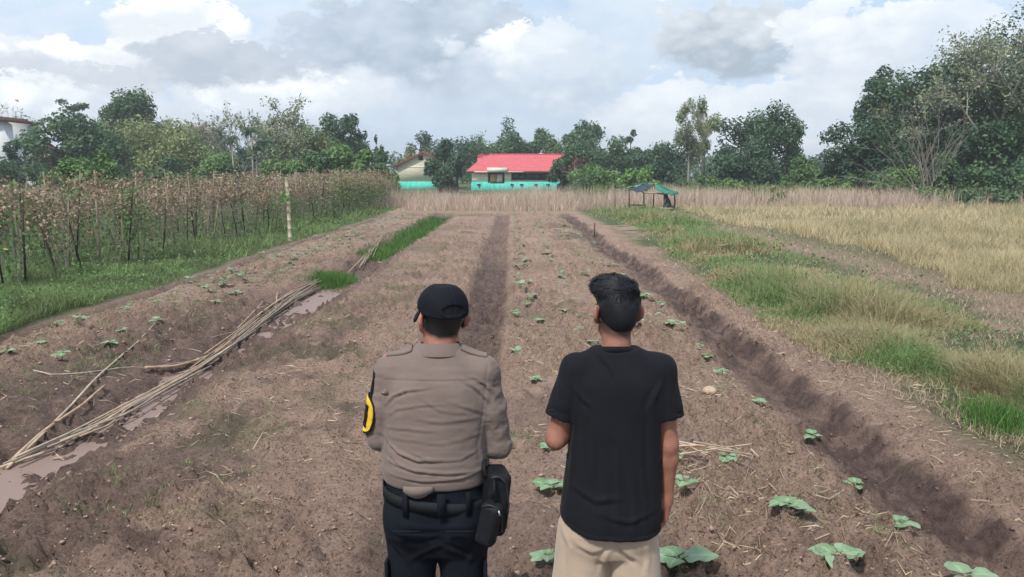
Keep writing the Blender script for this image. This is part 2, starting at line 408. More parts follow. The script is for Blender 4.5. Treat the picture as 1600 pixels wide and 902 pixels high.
def red_house():
    Y = 95.0; x0 = at(735, 0, Y).x; x1 = at(908, 0, Y).x; ze = at(0, 267.5, Y).z; zr = at(0, 242, Y+4).z
    g = -.4; D = 8.0; zt = at(0, 284.5, Y).z
    root = empty('school_house', ((x0+x1)/2, Y, g), 0, 'long cream and turquoise house under a bright red tiled roof', 'house')
    o = Vector((x0+x1, 2*Y, 2*g))/2
    def L(x, y, z): return (x-o.x, y-o.y, z-o.z)
    zw = ze+.05
    m = MB(); m.box(L((x0+x1)/2, Y+D/2, (zt+zw)/2), (x1-x0, D, zw-zt)); m.obj('wall', M_cream, root)
    m = MB(); m.box(L((x0+x1)/2, Y+D/2, (g+zt)/2), (x1-x0+.12, D+.12, zt-g-.004))
    m.obj('lower_wall', M_turq, root)
    # brackets and vents on the lower wall
    for px in (748, 815, 837, 856, 800, 873):
        m = MB(); c = at(px, 288.5, Y); m.box(L(c.x, Y-.10, c.z), (.42, .1, .14)); m.box(L(c.x+.05, Y-.09, c.z-.22), (.09, .08, .3))
        m.obj('bracket', M_dkwood_shade, root)
    # joints between the painted bays
    for px in (765, 793, 826, 848, 868, 888):
        m = MB(); c = at(px, 290, Y); m.box(L(c.x, Y-.075, (g+zt)/2), (.07, .03, zt-g)); m.obj('pilaster', M_turq, root)
    # window band
    a = at(799.5, 271, Y); b_ = at(855, 281.5, Y)
    f = MB(); 
    for k in (0, 1): f.box(L((a.x+b_.x)/2, Y-.05, (a.z, b_.z)[k]), (b_.x-a.x+.16, .16, .09))
    for k in range(6):
        x = a.x+(b_.x-a.x)*k/5; f.box(L(x, Y-.05, (a.z+b_.z)/2), (.08, .14, a.z-b_.z-.09))
    w = f.obj('window', M_dkwood_shade, root)
    for k in range(5):
        xx = a.x+(b_.x-a.x)*(k+.5)/5; m = MB(); m.box(L(xx, Y-.012, (a.z+b_.z)/2), ((b_.x-a.x)/5-.08, .02, a.z-b_.z-.09))
        m.obj('pane', M_glass, w)
    # door opening with boards and awning; dark slab stands in for the shade inside
    a = at(762.5, 269, Y); b_ = at(788, 286.5, Y)
    m = MB(); m.box(L((a.x+b_.x)/2, Y-.03, (a.z+b_.z)/2), (b_.x-a.x, .08, a.z-b_.z)); d = m.obj('doorway', M_dkwood_shade, root)
    for (p0, p1, mt) in ((766, 775, M_tan), (776, 785, M_board)):
        c0 = at(p0, 272.5, Y); c1 = at(p1, 285.5, Y); m = MB(); m.box(L((c0.x+c1.x)/2, Y-.10, (c0.z+c1.z)/2), (c1.x-c0.x, .06, c0.z-c1.z))
        for q in (.33, .66): m.box(L((c0.x+c1.x)/2, Y-.14, c0.z+(c1.z-c0.z)*q), (c1.x-c0.x, .02, .05))
        o2 = m.obj('shutter', mt, root)
        if mt is M_tan: o2['label'] = 'tan boarded shutter'
    a = at(761, 262.5, Y-1); b_ = at(793, 269.5, Y-1)
    m = MB(); m.box(L((a.x+b_.x)/2, Y-.62, (a.z+b_.z)/2), (b_.x-a.x, .12, a.z-b_.z)); m.box(L((a.x+b_.x)/2, Y-.25, a.z), (b_.x-a.x, .7, .06)); m.obj('awning', M_board, root)
    m = MB(); a = at(741, 268.6, Y-1); b_ = at(818, 268.6, Y-1); m.box(L((a.x+b_.x)/2, Y-.55, a.z-.02), (b_.x-a.x, .06, .14)); m.obj('fascia', M_board, root)
    # roof: stepped courses; short gable over a hip on the left
    rx0 = at(747, 0, Y+4).x; rx1 = x1+1.0; ex0 = at(727, 0, Y-.45).x; ex1 = x1+1.2
    n = 11; m = MB(); ye, yr = Y-.5, Y+D/2
    for side in (0, 1):
        for k in range(n):
            t0, t1 = k/n, (k+1)/n
            def edge(t):
                lx = ex0+(rx0-.15-ex0)*min(1, t/.52)
                if side: return lx, 2*yr-(ye+(yr-ye)*t)
                return lx, ye+(yr-ye)*t
            z0 = ze+(zr-ze)*t0; z1 = ze+(zr-ze)*t1
            (a0, b0), (a1, b1) = edge(t0), edge(t1); e = .13
            V = [L(a0, b0, z0-.05), L(ex1, b0, z0-.05), L(ex1, b0, z0+e), L(a0, b0, z0+e), L(a1, b1, z1), L(ex1, b1, z1)]
            m.add(V, [(0, 1, 2, 3), (3, 2, 5, 4)] if not side else [(3, 2, 1, 0), (4, 5, 2, 3)])
    zh = ze+(zr-ze)*.52; yh0 = ye+(yr-ye)*.52
    m.add([L(ex0, ye, ze), L(ex0, 2*yr-ye, ze), L(rx0-.15, 2*yr-yh0, zh), L(rx0-.15, yh0, zh)], [(0, 3, 2, 1)])
    m.add([L(rx0, yh0, zh), L(rx0, 2*yr-yh0, zh), L(rx0, yr, zr)], [(0, 1, 2)])
    m.add([L(ex1-.6, ye, ze), L(ex1-.6, 2*yr-ye, ze), L(ex1-.6, yr, zr)], [(0, 1, 2)])
    m.add([L(ex0, ye, ze-.02), L(ex1, ye, ze-.02), L(ex1, 2*yr-ye, ze-.02), L(ex0, 2*yr-ye, ze-.02)], [(0, 1, 2, 3)])
    rf = m.obj('roof', M_red, root)
    m = MB(); m.box(L((rx0+rx1)/2, yr, zr+.05), (rx1-rx0, .3, .14)); m.obj('ridge_cap', M_red, rf)
red_house()

def gable_house():
    Y = 104.0; g = -.4
    xl, xr = at(616, 0, Y).x, at(700, 0, Y).x; xa = (xl+xr)/2
    ze = at(0, 258, Y).z; za = at(0, 238.5, Y).z; zt = at(0, 284, Y).z; D = 14
    root = empty('gable_house', (xa, Y, g), 0, 'cream house with a steep brown gable facing the field and turquoise base', 'house')
    def L(x, y, z): return (x-xa, y-Y, z-g)
    m = MB(); V = [L(xl, Y, zt), L(xr, Y, zt), L(xr, Y, ze), L(xa, Y, za), L(xl, Y, ze)]; V += [(v[0], v[1]+D, v[2]) for v in V]
    m.add(V, [(0, 1, 2, 3, 4), (9, 8, 7, 6, 5), (1, 0, 5, 6), (2, 1, 6, 7), (0, 4, 9, 5)]); m.obj('wall', M_cream, root)
    m = MB(); m.box(L(xa, Y+D/2, (g+zt)/2), (xr-xl+.1, D+.1, zt-g-.004)); m.obj('lower_wall', M_turq, root)
    for s in (-1, 1):
        ex = xa+s*((xr-xl)/2+.7); dz = (za-ze)/((xr-xl)/2)*.7
        m = MB(); y0, y1 = Y-.35, Y+D+.5
        V = [L(xa, y0, za+.06), L(ex, y0, ze-dz+.06), L(ex, y1, ze-dz+.06), L(xa, y1, za+.06)]
        V += [(v[0], v[1], v[2]+.14) for v in V]
        m.add(V, [(0, 1, 2, 3), (7, 6, 5, 4), (0, 4, 5, 1), (2, 6, 7, 3), (1, 5, 6, 2)]); rf = m.obj('roof', M_rust, root)
        m = MB(); m.tube([L(xa, y0-.03, za-.02), L(ex, y0-.03, ze-dz-.02)], .13, 4); m.obj('bargeboard', M_rust, rf)
    c = at(657.5, 247, Y); m = MB(); m.box(L(c.x, Y-.03, c.z), (.6, .08, .55)); v = m.obj('vent', M_dkwood_shade, root)
    m = MB(); zl = at(0, 261, Y).z; m.box(L(xa, Y-.02, zl), (xr-xl, .05, .05)); m.obj('string_course', M_cream, root)
gable_house()

def far_left_buildings():
    Y = 88.0; c0 = at(-60, 190, Y); c1 = at(9, 240, Y); g = -.4
    root = empty('white_house', (c1.x-3, Y, g), 0, 'tall white house with thin brown roof at the far left edge', 'house')
    h = c0.z-g
    m = MB(); m.box((0, 3, h/2), (6, 6, h)); m.obj('wall', M_white, root)
    m = MB(); m.box((0, 3, h+.15), (7.3, 7.3, .3)); m.box((0, 3, h+.45), (5, 5, .3)); m.obj('roof', M_rust, root)
    m = MB(); m.box((1.2, -.02, h*.62), (1.0, .1, 1.3)); w = m.obj('window', M_dkwood_shade, root)
    m = MB(); m.box((1.2, -.08, h*.62), (.8, .03, 1.1)); m.obj('pane', M_glass, w)
    Y = 82.0; c = at(48, 240, Y)
    for (px, top, wpx, lab) in ((52, 244, 46, 'low house with faded reddish roof between the left trees'), (36, 222, 40, 'grey roofed house behind the left trees')):
        Y = 82 if px == 52 else 98; t = at(px, top, Y); w = wpx*Y/1200; zz = t.z-g
        r = empty('village_house', (t.x, Y, g), .1, lab, 'house')
        m = MB(); m.box((0, 3, (zz-1.4)/2), (w, 6, zz-1.4)); m.obj('wall', M_white, r)
        m = MB(); a = w/2+.6; V = [(-a, -.7, zz-1.45), (a, -.7, zz-1.45), (a, 6.7, zz-1.45), (-a, 6.7, zz-1.45), (-a*.8, 3, zz), (a*.8, 3, zz)]
        m.add(V, [(0, 1, 5, 4), (2, 3, 4, 5), (1, 2, 5), (3, 0, 4), (3, 2, 1, 0)]); m.obj('roof', M_rust, r)
    Y = 92.0; t = at(1222, 266, Y); r = empty('shed', (t.x, Y, -.3), 0, 'small pale shed just visible between the dark trees right of centre', 'shed')
    m = MB(); m.box((0, 1.5, 1.1), (2.6, 3, 2.2)); m.obj('wall', M_white, r)
    m = MB(); m.add([(-1.7, -.4, 2.2), (1.7, -.4, 2.2), (1.7, 3.4, 2.2), (-1.7, 3.4, 2.2), (-1.5, 1.5, 2.9), (1.5, 1.5, 2.9)], [(0, 1, 5, 4), (2, 3, 4, 5), (1, 2, 5), (3, 0, 4), (3, 2, 1, 0)]); m.obj('roof', M_rust, r)
far_left_buildings()

# ------------------------------------------------------------------ field shelter
M_tarpg = mat_simple('green_tarpaulin', (.012, .155, .085), .45, .3, 4, spec=.4)
M_tarpl = mat_simple('faded_green_tarpaulin', (.10, .36, .24), .45, .25, 4, spec=.4)
M_tarpd = mat_simple('dark_net', (.028, .045, .055), .7, .35, 8)
M_post = mat_simple('grey_post', (.07, .055, .045), .85, .3, 10)
M_plank = mat_simple('plank', (.30, .24, .18), .85, .25, 8)
def shelter():
    Y0, Y1 = 42.0, 44.2
    o = Vector((at(1020, 0, 43).x, 43, 0)); o.z = ht(o.x, 43)
    root = empty('field_shelter', o, 0, 'low open shelter of thin posts roofed with green tarpaulin sheets', 'shelter')
    L = lambda v: (v[0]-o.x, v[1]-o.y, v[2]-o.z)
    def P(px, py, Y): return at(px, py, Y)
    for (px, pt, Y, r) in ((983, 296, Y1, .045), (1006, 300, Y0, .055), (1021, 291, Y1, .035), (1038, 303, Y0, .05), (1054, 304, Y1, .045), (1041, 303, Y0+.5, .03)):
        t = P(px, pt, Y); b = Vector((t.x+random.uniform(-.04, .04), Y, ht(t.x, Y)-.1)); m = MB(); m.tube([L(b), L((b+t)/2+Vector((.03, 0, 0))), L(t)], [r, r*.95, r*.85], 7); m.obj('post', M_post, root)
    def sheet(name, pts, mat, sag=.0, n=9):
        a, b, c, d = [Vector(p) for p in pts]; V = []; F = []
        for i in range(n):
            for j in range(n):
                u, v = i/(n-1), j/(n-1); p = a.lerp(b, u).lerp(d.lerp(c, u), v)
                p.z += -sag*4*u*(1-u)*v*(1.2-v)+.035*math.sin(u*9+v*5)+.02*math.sin(v*13-u*4); p.y += .05*math.sin(u*7+v*11)
                V.append(L(p))
        for i in range(n-1):
            for j in range(n-1): F.append((i*n+j, (i+1)*n+j, (i+1)*n+j+1, i*n+j+1))
        me = mesh_np(name, V, np.array(F), mat, True); q = ob(name, me, root)
        s = q.modifiers.new('thickness', 'SOLIDIFY'); s.thickness = .012
        return q
    sheet('tarpaulin', (P(980, 294, Y0-.3), P(1008, 286.5, Y1), P(1016, 287, Y1+.6), P(983, 293, Y1+.8)), M_tarpl, .05)['label'] = 'faded pale green tarpaulin'
    sheet('dark_sheet', (P(984, 297, Y0), P(1006, 301, Y0-.1), P(1022, 287.5, Y1-.6), P(1008, 286.3, Y1-.2)), M_tarpd, .1)
    sheet('tarpaulin', (P(1023.5, 288, Y1-.8), P(1024.5, 296, Y0-.2), P(1046, 304.5, Y0-.3), P(1058.5, 303.5, Y1)), M_tarpg, .03)
    sheet('tarpaulin', (P(1024, 288, Y1-.8), P(1026, 287, Y1+.6), P(1060, 302, Y1+.7), P(1058, 303, Y1)), M_tarpg, .0)
    sheet('hanging_net', (P(1039.5, 304, Y0+.1), P(1043, 304, Y0+.15), P(1052, 326, Y0+.1), P(1039.5, 326.5, Y0)), M_tarpd, .0)
    m = MB(); m.tube([L(P(1004, 300.5, Y0)), L(P(1040, 303.5, Y0))], .045, 5); m.tube([L(P(983, 296, Y1)), L(P(1006, 300, Y0))], .04, 5)
    m.tube([L(P(1021, 289, Y1-.6)), L(P(1022, 301.5, Y0))], .03, 5); m.tube([L(P(1009, 288, Y1-.2)), L(P(1025, 288, Y1-.7))], .04, 5); m.obj('beam', M_plank, root)
    m = MB(); m.tube([L(P(982, 320.5, Y1-.5)), L(P(1007, 321.5, Y0))], .05, 5); m.obj('rail', M_post, root)
    for px, py in ((983.5, 323), (1006.5, 323)):
        c = P(px, py, Y0 if px > 1000 else Y1-.4); m = MB(); m.box(L(c), (.16, .16, .3)); m.obj('stump', M_post, root)
    a, b = P(1028, 325.5, Y0), P(1051, 326.5, Y0)
    for k in range(3):
        m = MB(); q = Vector((0, .22*k, .0)); m.tube([L(a+q), L(b+q)], .06, 5); m.obj('plank', M_plank, root)
    for t in (.1, .9):
        c = a.lerp(b, t); m = MB(); m.tube([L((c.x, c.y+.2, c.z)), L((c.x, c.y+.2, ht(c.x, c.y)-.05))], .04, 5)
        m.obj('bench_leg', M_post, root)
shelter()
# ------------------------------------------------------------------ trees
def leafmat(n, a, b, **k): return mat_leaf(n, a, b, **k)
LM = {
 'dark': leafmat('dark_leaves', (0.041, 0.088, 0.043), (0.117, 0.202, 0.087)),
 'deep': leafmat('deep_leaves', (0.032, 0.074, 0.046), (0.091, 0.158, 0.084)),
 'mid': leafmat('mid_leaves', (0.067, 0.133, 0.046), (0.179, 0.286, 0.094)),
 'olive': leafmat('olive_leaves', (0.108, 0.152, 0.061), (0.275, 0.318, 0.131)),
 'grey': leafmat('grey_green_leaves', (0.141, 0.172, 0.102), (0.343, 0.37, 0.221)),
 'bright': leafmat('bright_leaves', (0.091, 0.183, 0.055), (0.237, 0.375, 0.112)),
 'dry': leafmat('dry_leaves', (.20, .15, .10), (.40, .33, .25)),
 'brown': leafmat('brown_leaves', (.165, .115, .078), (.45, .345, .24), trans=.25),
 'pink': leafmat('reddish_leaves', (.13, .045, .04), (.30, .12, .10)),
}
M_bark = mat_simple('dark_bark', (.06, .05, .04), .9, .3, 4, .5, 12)
M_pale = mat_simple('pale_bark', (.27, .25, .215), .85, .25, 4, .4, 12)
M_twig = mat_simple('grey_twig', (.235, .205, .17), .9, .25, 4)

def leaf_cards(P, Nrm, size, rs, asp=.55, tint=None):
    n = len(P); r = rs.normal(size=(n, 3)); 
    T = np.cross(Nrm, r); T /= np.linalg.norm(T, axis=1)[:, None]+1e-9; B = np.cross(Nrm, T)
    s = (size*rs.uniform(.6, 1.35, n))[:, None]
    V = np.stack([P-T*s, P+B*s*asp+Nrm*s*.12, P+T*s, P-B*s*asp+Nrm*s*.12], 1).reshape(-1, 3)
    F = np.arange(4*n).reshape(n, 4)
    t = np.repeat(tint if tint is not None else rs.random(n), 4)
    return V, F, t

def crown_pts(rs, n, rad, hh, z0, shape, lobes, hole):
    """points inside a lumpy crown; rad: half width, crown from z0 up to z0+hh"""
    C = []
    while len(C) < lobes:
        u = rs.uniform(-1, 1, 3)
        if u@u > 1: continue
        zz = (u[2]+1)/2
        w = {'round': 1.0, 'dome': math.sqrt(max(0, 1-(zz*.96)**1.9))*1.02, 'cone': 1.0-zz*.85, 'wide': .55+.5*zz, 'tall': .75+.25*math.sin(zz*3.1), 'flat': 1.0}[shape]
        if shape in ('dome', 'cone'):
            a = rs.uniform(0, 6.28); q = rs.uniform(.35, 1)**.5; u[0], u[1] = q*math.cos(a), q*math.sin(a)
        C.append((u[0]*w*.78, u[1]*w*.78, zz, rs.uniform(.22, .40)*(1 if shape != 'cone' else .5+.5*w), rs.random()))
    C = np.array(C)
    pk = C[:, 3]**2; idx = rs.choice(lobes, n, p=pk/pk.sum())
    d = rs.normal(size=(n, 3)); d /= np.linalg.norm(d, axis=1)[:, None]
    q = rs.random(n)**.38
    lc = np.stack([C[:, 0]*rad, C[:, 1]*rad, z0+hh*(.06+.86*C[:, 2])], 1)
    r = C[idx, 3]*rad
    sz = np.minimum(1, .75*hh/(2*rad)+.25)
    P = lc[idx]+d*(r*q)[:, None]*np.array([1, 1, max(.55, min(1.1, sz))])
    P[:, 2] += (rs.random(n)-.5)*.05*hh
    # noise gaps
    sc = 2.6/max(rad*.35, .4)
    g = fbm(P[:, 0]*sc+P[:, 2]*sc*.7+rs.uniform(0, 99), P[:, 1]*sc-P[:, 2]*sc*.8, 3, 61)
    keep = g > hole
    P, d, idx = P[keep], d[keep], idx[keep]
    top = z0+hh
    kx = rad/np.percentile(np.abs(P[:, 0]-np.median(P[:, 0])), 98.5); k2 = rad/np.percentile(np.hypot(P[:, 0], P[:, 1]), 97)
    a_, b_ = np.percentile(P[:, 2], (1, 99.3)); kz = hh/(b_-a_)
    for A in (P, lc):
        A[:, 0] = (A[:, 0]-np.median(P[:, 0])*0)*min(kx, 1.5); A[:, 1] *= min(k2, 1.5); A[:, 2] = z0+(A[:, 2]-a_)*kz
    return P, d, C[idx, 4], lc

def trunk_mb(rs, H, r, lc, z0, bend=.2, limbs=9):
    m = MB(); b = rs.normal(size=2)*bend
    zt = z0+(H-z0)*.72
    P = [(0, 0, -.3), (b[0]*.3, b[1]*.3, zt*.3), (b[0]*.7, b[1]*.7, zt*.6), (b[0], b[1], zt)]
    m.tube(P, [r*1.35, r, r*.75, r*.3], 7)
    o = lc[rs.permutation(len(lc))[:limbs]]
    for c in o:
        t = float(np.clip((c[2]-.5*np.hypot(c[0], c[1]))/zt, .25, .95)) if zt > 0 else .5
        s = np.array([b[0]*t, b[1]*t, zt*t]); mid = (s*.5+c*.5)+np.array([0, 0, .04*H])*rs.normal()
        m.tube([s, mid, c], [r*.42, r*.28, r*.08], 5)
    return m

def tree(name, label, px, top, wpx, Y, kind, z0f=.25, shape='round', n=3000, lobes=16, leaf=.2, hole=.36, trunk=None, bark=None, group=None, cat='tree', seed=None, limbs=9, asp=.55, up=.5, core=None):
    x = (px-800)/1200*Y*1.0; base = ht(x, Y) if Y < 140 else 0.0
    zt = at(px, top, Y).z; x = at(px, top, Y).x
    H = zt-base; rad = wpx/2*Y/1200
    rs = np.random.default_rng(seed if seed is not None else int(px*7+top*13)); n = int(n*1.55); hole -= .01; leaf *= .84
    root = empty(name, (x, Y, base), 0, label, cat, group)
    z0 = H*z0f; hh = H-z0
    P, d, lt, lc = crown_pts(rs, n, rad, hh, z0, shape, lobes, hole)
    N_ = d*.6+rs.normal(size=P.shape)*.55+np.array([0, 0, up]); N_ /= np.linalg.norm(N_, axis=1)[:, None]
    tint = np.clip(.5+.75*(lt-.5)+rs.normal(size=len(P))*.28, 0, 1)
    V, F, t = leaf_cards(P, N_, leaf, rs, asp, tint)
    trunk = trunk or max(.06, H*.022)
    trunk_mb(rs, H, trunk, lc, z0, .04*H, limbs).obj('trunk', bark or M_bark, root, True)
    ob('crown', mesh_np('crown', V, F, LM[kind], False, {'tint': t}), root)
    return root

def bare_branches(rs, H, r, levels=4, spread=.6, n0=5, droop=0.0):
    m = MB()
    def grow(p, d, L, r, lv):
        q = [p]; cur = p.copy(); dd = d.copy()
        for k in range(3):
            dd = dd+rs.normal(size=3)*.14; dd[2] += .05-droop*(levels-lv)*.1; dd /= np.linalg.norm(dd); cur = cur+dd*L/3; q.append(cur.copy())
        m.tube(q, [r, r*.85, r*.7, r*.5], 5 if lv > 2 else 3, cap=False)
        if lv <= 0: return
        for k in range(n0 if lv == levels else rs.integers(3, 5)):
            f = rs.uniform(.35, 1); s = q[min(3, int(f*3)+0)]*(1-f*.3)+q[3]*f*.3
            nd = dd+rs.normal(size=3)*spread; nd /= np.linalg.norm(nd)
            grow(s, nd, L*rs.uniform(.5, .72), r*.5, lv-1)
    grow(np.array([0, 0, -.2]), np.array([0, 0, 1.]), H*.42, r, levels)
    return m
def bare_tree(name, label, px, top, Y, seed, spread=.6, levels=4, leaf_kind=None, nl=0, leaf=.2, n0=5, r=.12, mat=None, group=None, wide=1.0, droop=0.0):
    p = at(px, top, Y); base = ht(p.x, Y); H = p.z-base; rs = np.random.default_rng(seed)
    root = empty(name, (p.x, Y, base), 0, label, 'tree', group)
    m = bare_branches(rs, H, r, levels, spread, n0, droop)
    V = np.concatenate(m.V); k = H/np.percentile(V[:, 2], 99.7)
    m.V = [v*np.array([k*wide, k*wide, k]) for v in m.V]
    m.obj('branches', mat or M_twig, root)
    if nl:
        V = np.concatenate(m.V); nl = int(nl*1.6); leaf *= .8; V = V[V[:, 2] > H*.35]; P = V[rs.integers(0, len(V), nl)]+rs.normal(size=(nl, 3))*H*.02
        N_ = rs.normal(size=P.shape)+np.array([0, 0, .6]); N_ /= np.linalg.norm(N_, axis=1)[:, None]
        V, F, t = leaf_cards(P, N_, leaf, rs); ob('crown', mesh_np('crown', V, F, LM[leaf_kind], False, {'tint': t}), root)
    return root

# --- left side of the field
tree('broad_tree', 'broad dark green tree in front of the pale house at left', 108, 182, 142, 74, 'dark', .12, 'round', 7500, 26, .24, .38)
tree('umbrella_tree', 'small flat topped tree poking above the broad dark tree', 110, 157, 44, 92, 'deep', .80, 'flat', 420, 7, .22, .40)
tree('durian_tree', 'tall dark dome shaped tree rising over the left treeline', 211, 145, 98, 95, 'dark', .15, 'dome', 8500, 30, .26, .30)
tree('feathery_tree', 'olive green feathery tree below the dark dome tree', 228, 190, 150, 82, 'olive', .10, 'round', 8000, 26, .22, .36)
tree('feathery_tree', 'greyish olive tree right of the feathery tree, lower crown', 288, 212, 140, 78, 'olive', .08, 'round', 6500, 24, .2, .37)
bare_tree('bare_tree', 'leafless pale tree behind the olive crowns at left', 290, 186, 96, 5, .65, 4, 'dry', 1100, .2, 6, .14, wide=1.25)
bare_tree('bare_tree', 'leafless beige tree left of the slender palms', 335, 192, 97, 9, .6, 4, 'dry', 700, .2, 6, .12, wide=1.2)
bare_tree('bare_tree', 'thin leafless tree at the far left edge above the white house', 4, 152, 97, 14, .6, 4, 'grey', 260, .22, 5, .12)
bare_tree('wispy_tree', 'tall wispy grey tree with thin foliage behind the palms', 412, 150, 88, 21, .5, 4, 'grey', 2400, .2, 6, .13)
bare_tree('wispy_tree', 'thin see-through tree left of the tall wispy one', 375, 163, 90, 23, .5, 4, 'grey', 900, .19, 5, .11)
tree('soft_tree', 'soft grey green tree right of the slender palms', 432, 198, 92, 72, 'grey', .06, 'tall', 5200, 20, .2, .38, asp=.35)
tree('soft_tree', 'soft green tree left of the round topped tree', 482, 200, 84, 74, 'olive', .06, 'tall', 4800, 20, .2, .37, asp=.4)
tree('round_tree', 'round topped dark tree standing above the left treeline', 534, 181, 70, 92, 'dark', .35, 'round', 4200, 20, .26, .36)
tree('slim_tree', 'slim pointed tree beside the round topped tree', 590, 214, 20, 92, 'dark', .3, 'tall', 700, 9, .22, .36)
tree('leafy_tree', 'leafy bright green tree above the end of the bean rows', 548, 228, 92, 62, 'mid', .05, 'round', 4500, 20, .2, .34)
tree('leafy_tree', 'dark green tree behind the end of the bean rows', 508, 238, 70, 64, 'dark', .05, 'round', 3200, 16, .2, .34)
tree('leafy_tree', 'bushy green tree at the right end of the bean rows', 577, 236, 66, 58, 'mid', .03, 'dome', 3600, 16, .18, .34)
tree('leafy_tree', 'dark tree left of the gable house', 596, 238, 38, 84, 'dark', .03, 'round', 2600, 14, .22, .34)
tree('leafy_tree', 'low mid green tree behind the slender palms', 385, 232, 90, 82, 'deep', .03, 'round', 3400, 16, .22, .35)
tree('leafy_tree', 'pale yellow green tree under the slender palms', 352, 240, 56, 70, 'bright', .25, 'wide', 1500, 12, .17, .40)
bare_tree('dead_shrub', 'white dead shrub at the foot of the slender palms', 365, 238, 66, 31, .85, 3, None, 0, .2, 6, .07, M_pale, wide=1.3)
tree('hedge_bush', 'low dark hedge bush at the left edge of the field', 22, 247, 120, 66, 'dark', .0, 'flat', 3800, 18, .18, .33, cat='bush')
tree('hedge_bush', 'low green bush between the hedge and the creeper mound', 95, 262, 70, 62, 'mid', .0, 'flat', 1800, 12, .17, .33, cat='bush')
tree('creeper_mound', 'bush smothered in creepers standing over the bean rows', 140, 235, 100, 38, 'mid', .05, 'dome', 5200, 22, .115, .33, cat='bush')
tree('dark_shrub', 'small dark conical shrub beside the white house', 18, 222, 40, 70, 'deep', .05, 'cone', 900, 10, .2, .35, cat='bush')
for k, (px, top, w, kd, lb) in enumerate(((170, 250, 90, 'dark', 'low bush under the broad dark tree'), (255, 246, 100, 'dark', 'low dark bush under the feathery tree'), (325, 248, 80, 'mid', 'low green bush left of the white dead shrub'),
        (450, 250, 90, 'mid', 'low bush behind the bamboo post'), (610, 272, 26, 'mid', 'low bush against the gable house'))):
    tree('low_bush', lb, px, top, w, 68-k, kd, .0, 'flat', 2000, 12, .18, .33, cat='bush')

# --- behind the houses
tree('pagoda_tree', 'layered pagoda shaped tree behind the gable house roof', 661, 207, 44, 118, 'deep', .12, 'cone', 1700, 16, .24, .42)
tree('leafy_tree', 'pale tree left of the pagoda shaped tree', 640, 226, 44, 116, 'olive', .1, 'round', 1300, 10, .24, .36)
tree('dense_tree', 'dense dark tree between the two houses', 696, 222, 58, 84, 'deep', .03, 'round', 6000, 22, .21, .33, bark=M_pale)
tree('flat_crown_tree', 'flat feathery crown behind the dense tree between the houses', 712, 216, 90, 100, 'deep', .55, 'flat', 2200, 16, .2, .42)
bare_tree('wispy_tree', 'thin spindly tree rising left of the red roof', 742, 208, 112, 37, .5, 3, 'dark', 420, .24, 4, .09)
tree('back_tree', 'leafy tree directly behind the left end of the red roof', 758, 222, 76, 122, 'mid', .1, 'round', 2600, 14, .28, .35)
tree('back_tree', 'tall bushy tree behind the red roof, highest on its left half', 791, 190, 62, 124, 'dark', .1, 'tall', 3400, 18, .3, .35)
tree('back_tree', 'narrow tree behind the middle of the red roof', 836, 203, 46, 124, 'dark', .1, 'tall', 2400, 14, .3, .35)
tree('back_tree', 'round green tree behind the right half of the red roof', 868, 208, 66, 124, 'mid', .1, 'round', 2800, 14, .3, .35)
tree('round_tree', 'round crowned tree standing above the right end of the red roof', 908, 191, 62, 126, 'dark', .35, 'round', 3200, 16, .3, .38)
tree('back_tree', 'dark tree filling the gap right of the round crowned tree', 945, 218, 80, 122, 'dark', .05, 'round', 3000, 16, .28, .34)
# --- right of the houses
tree('flowering_tree', 'dark tree with reddish young leaves at the right end of the red house', 909, 222, 76, 84, 'dark', .18, 'round', 4600, 20, .2, .37, bark=M_pale, trunk=.16)
tree('side_tree', 'dark bush tree overlapping the right end of the red roof', 880, 250, 42, 86, 'deep', .02, 'round', 2600, 14, .2, .33)
def reddish():
    t = tree('young_leaf_tree', 'small tree of reddish young leaves in front of the dark tree', 897, 247, 40, 82, 'pink', .55, 'round', 260, 8, .14, .42, bark=M_pale)
reddish()
tree('bright_bush', 'bright green bush right of the red house', 937, 259, 86, 72, 'mid', .02, 'dome', 3600, 18, .18, .34, cat='bush')
tree('bright_bush', 'yellow green bush behind the field shelter', 998, 262, 62, 66, 'bright', .02, 'dome', 2800, 14, .16, .35, cat='bush')
tree('dense_tree', 'dense tree behind the bright green bushes', 962, 220, 76, 96, 'dark', .04, 'round', 3800, 18, .24, .34)
tree('pointed_tree', 'small pointed tree top above the dense trees at centre right', 988, 205, 36, 106, 'dark', .3, 'cone', 1100, 10, .26, .36)
tree('dense_tree', 'dark tree left of the tall willowy tree', 1032, 226, 84, 88, 'deep', .04, 'round', 4400, 20, .22, .34)
tree('willowy_tree', 'tall willowy grey green tree with pale trunk behind the shelter', 1080, 160, 56, 70, 'grey', .34, 'tall', 4200, 22, .17, .40, asp=.3, bark=M_pale, trunk=.11, up=.0)
tree('willowy_tree', 'darker willowy tree top beside the pale trunk tree', 1103, 155, 40, 73, 'olive', .45, 'tall', 2400, 16, .17, .40, asp=.3, bark=M_pale, up=.0)
tree('sparse_tree', 'sparse dark tree with outspread branches right of the willowy tree', 1150, 186, 72, 78, 'deep', .45, 'wide', 1700, 14, .2, .44)
tree('tall_tree', 'tall broad dark tree standing alone before the sky gap', 1203, 169, 92, 78, 'dark', .12, 'round', 6800, 26, .2, .39)
tree('dense_tree', 'dense dark tree under the tall broad tree', 1160, 224, 104, 70, 'deep', .02, 'round', 5000, 20, .19, .34)
tree('dense_tree', 'dark tree hiding the foot of the willowy tree', 1050, 252, 60, 80, 'deep', .0, 'round', 2600, 14, .2, .33)
tree('low_tree', 'low tree at the right foot of the tall broad tree', 1246, 230, 40, 80, 'dark', .05, 'round', 1500, 10, .2, .36)
tree('low_bush', 'low bright bush beside the pale trunk', 1108, 276, 50, 62, 'mid', .0, 'dome', 1500, 10, .15, .33, cat='bush')
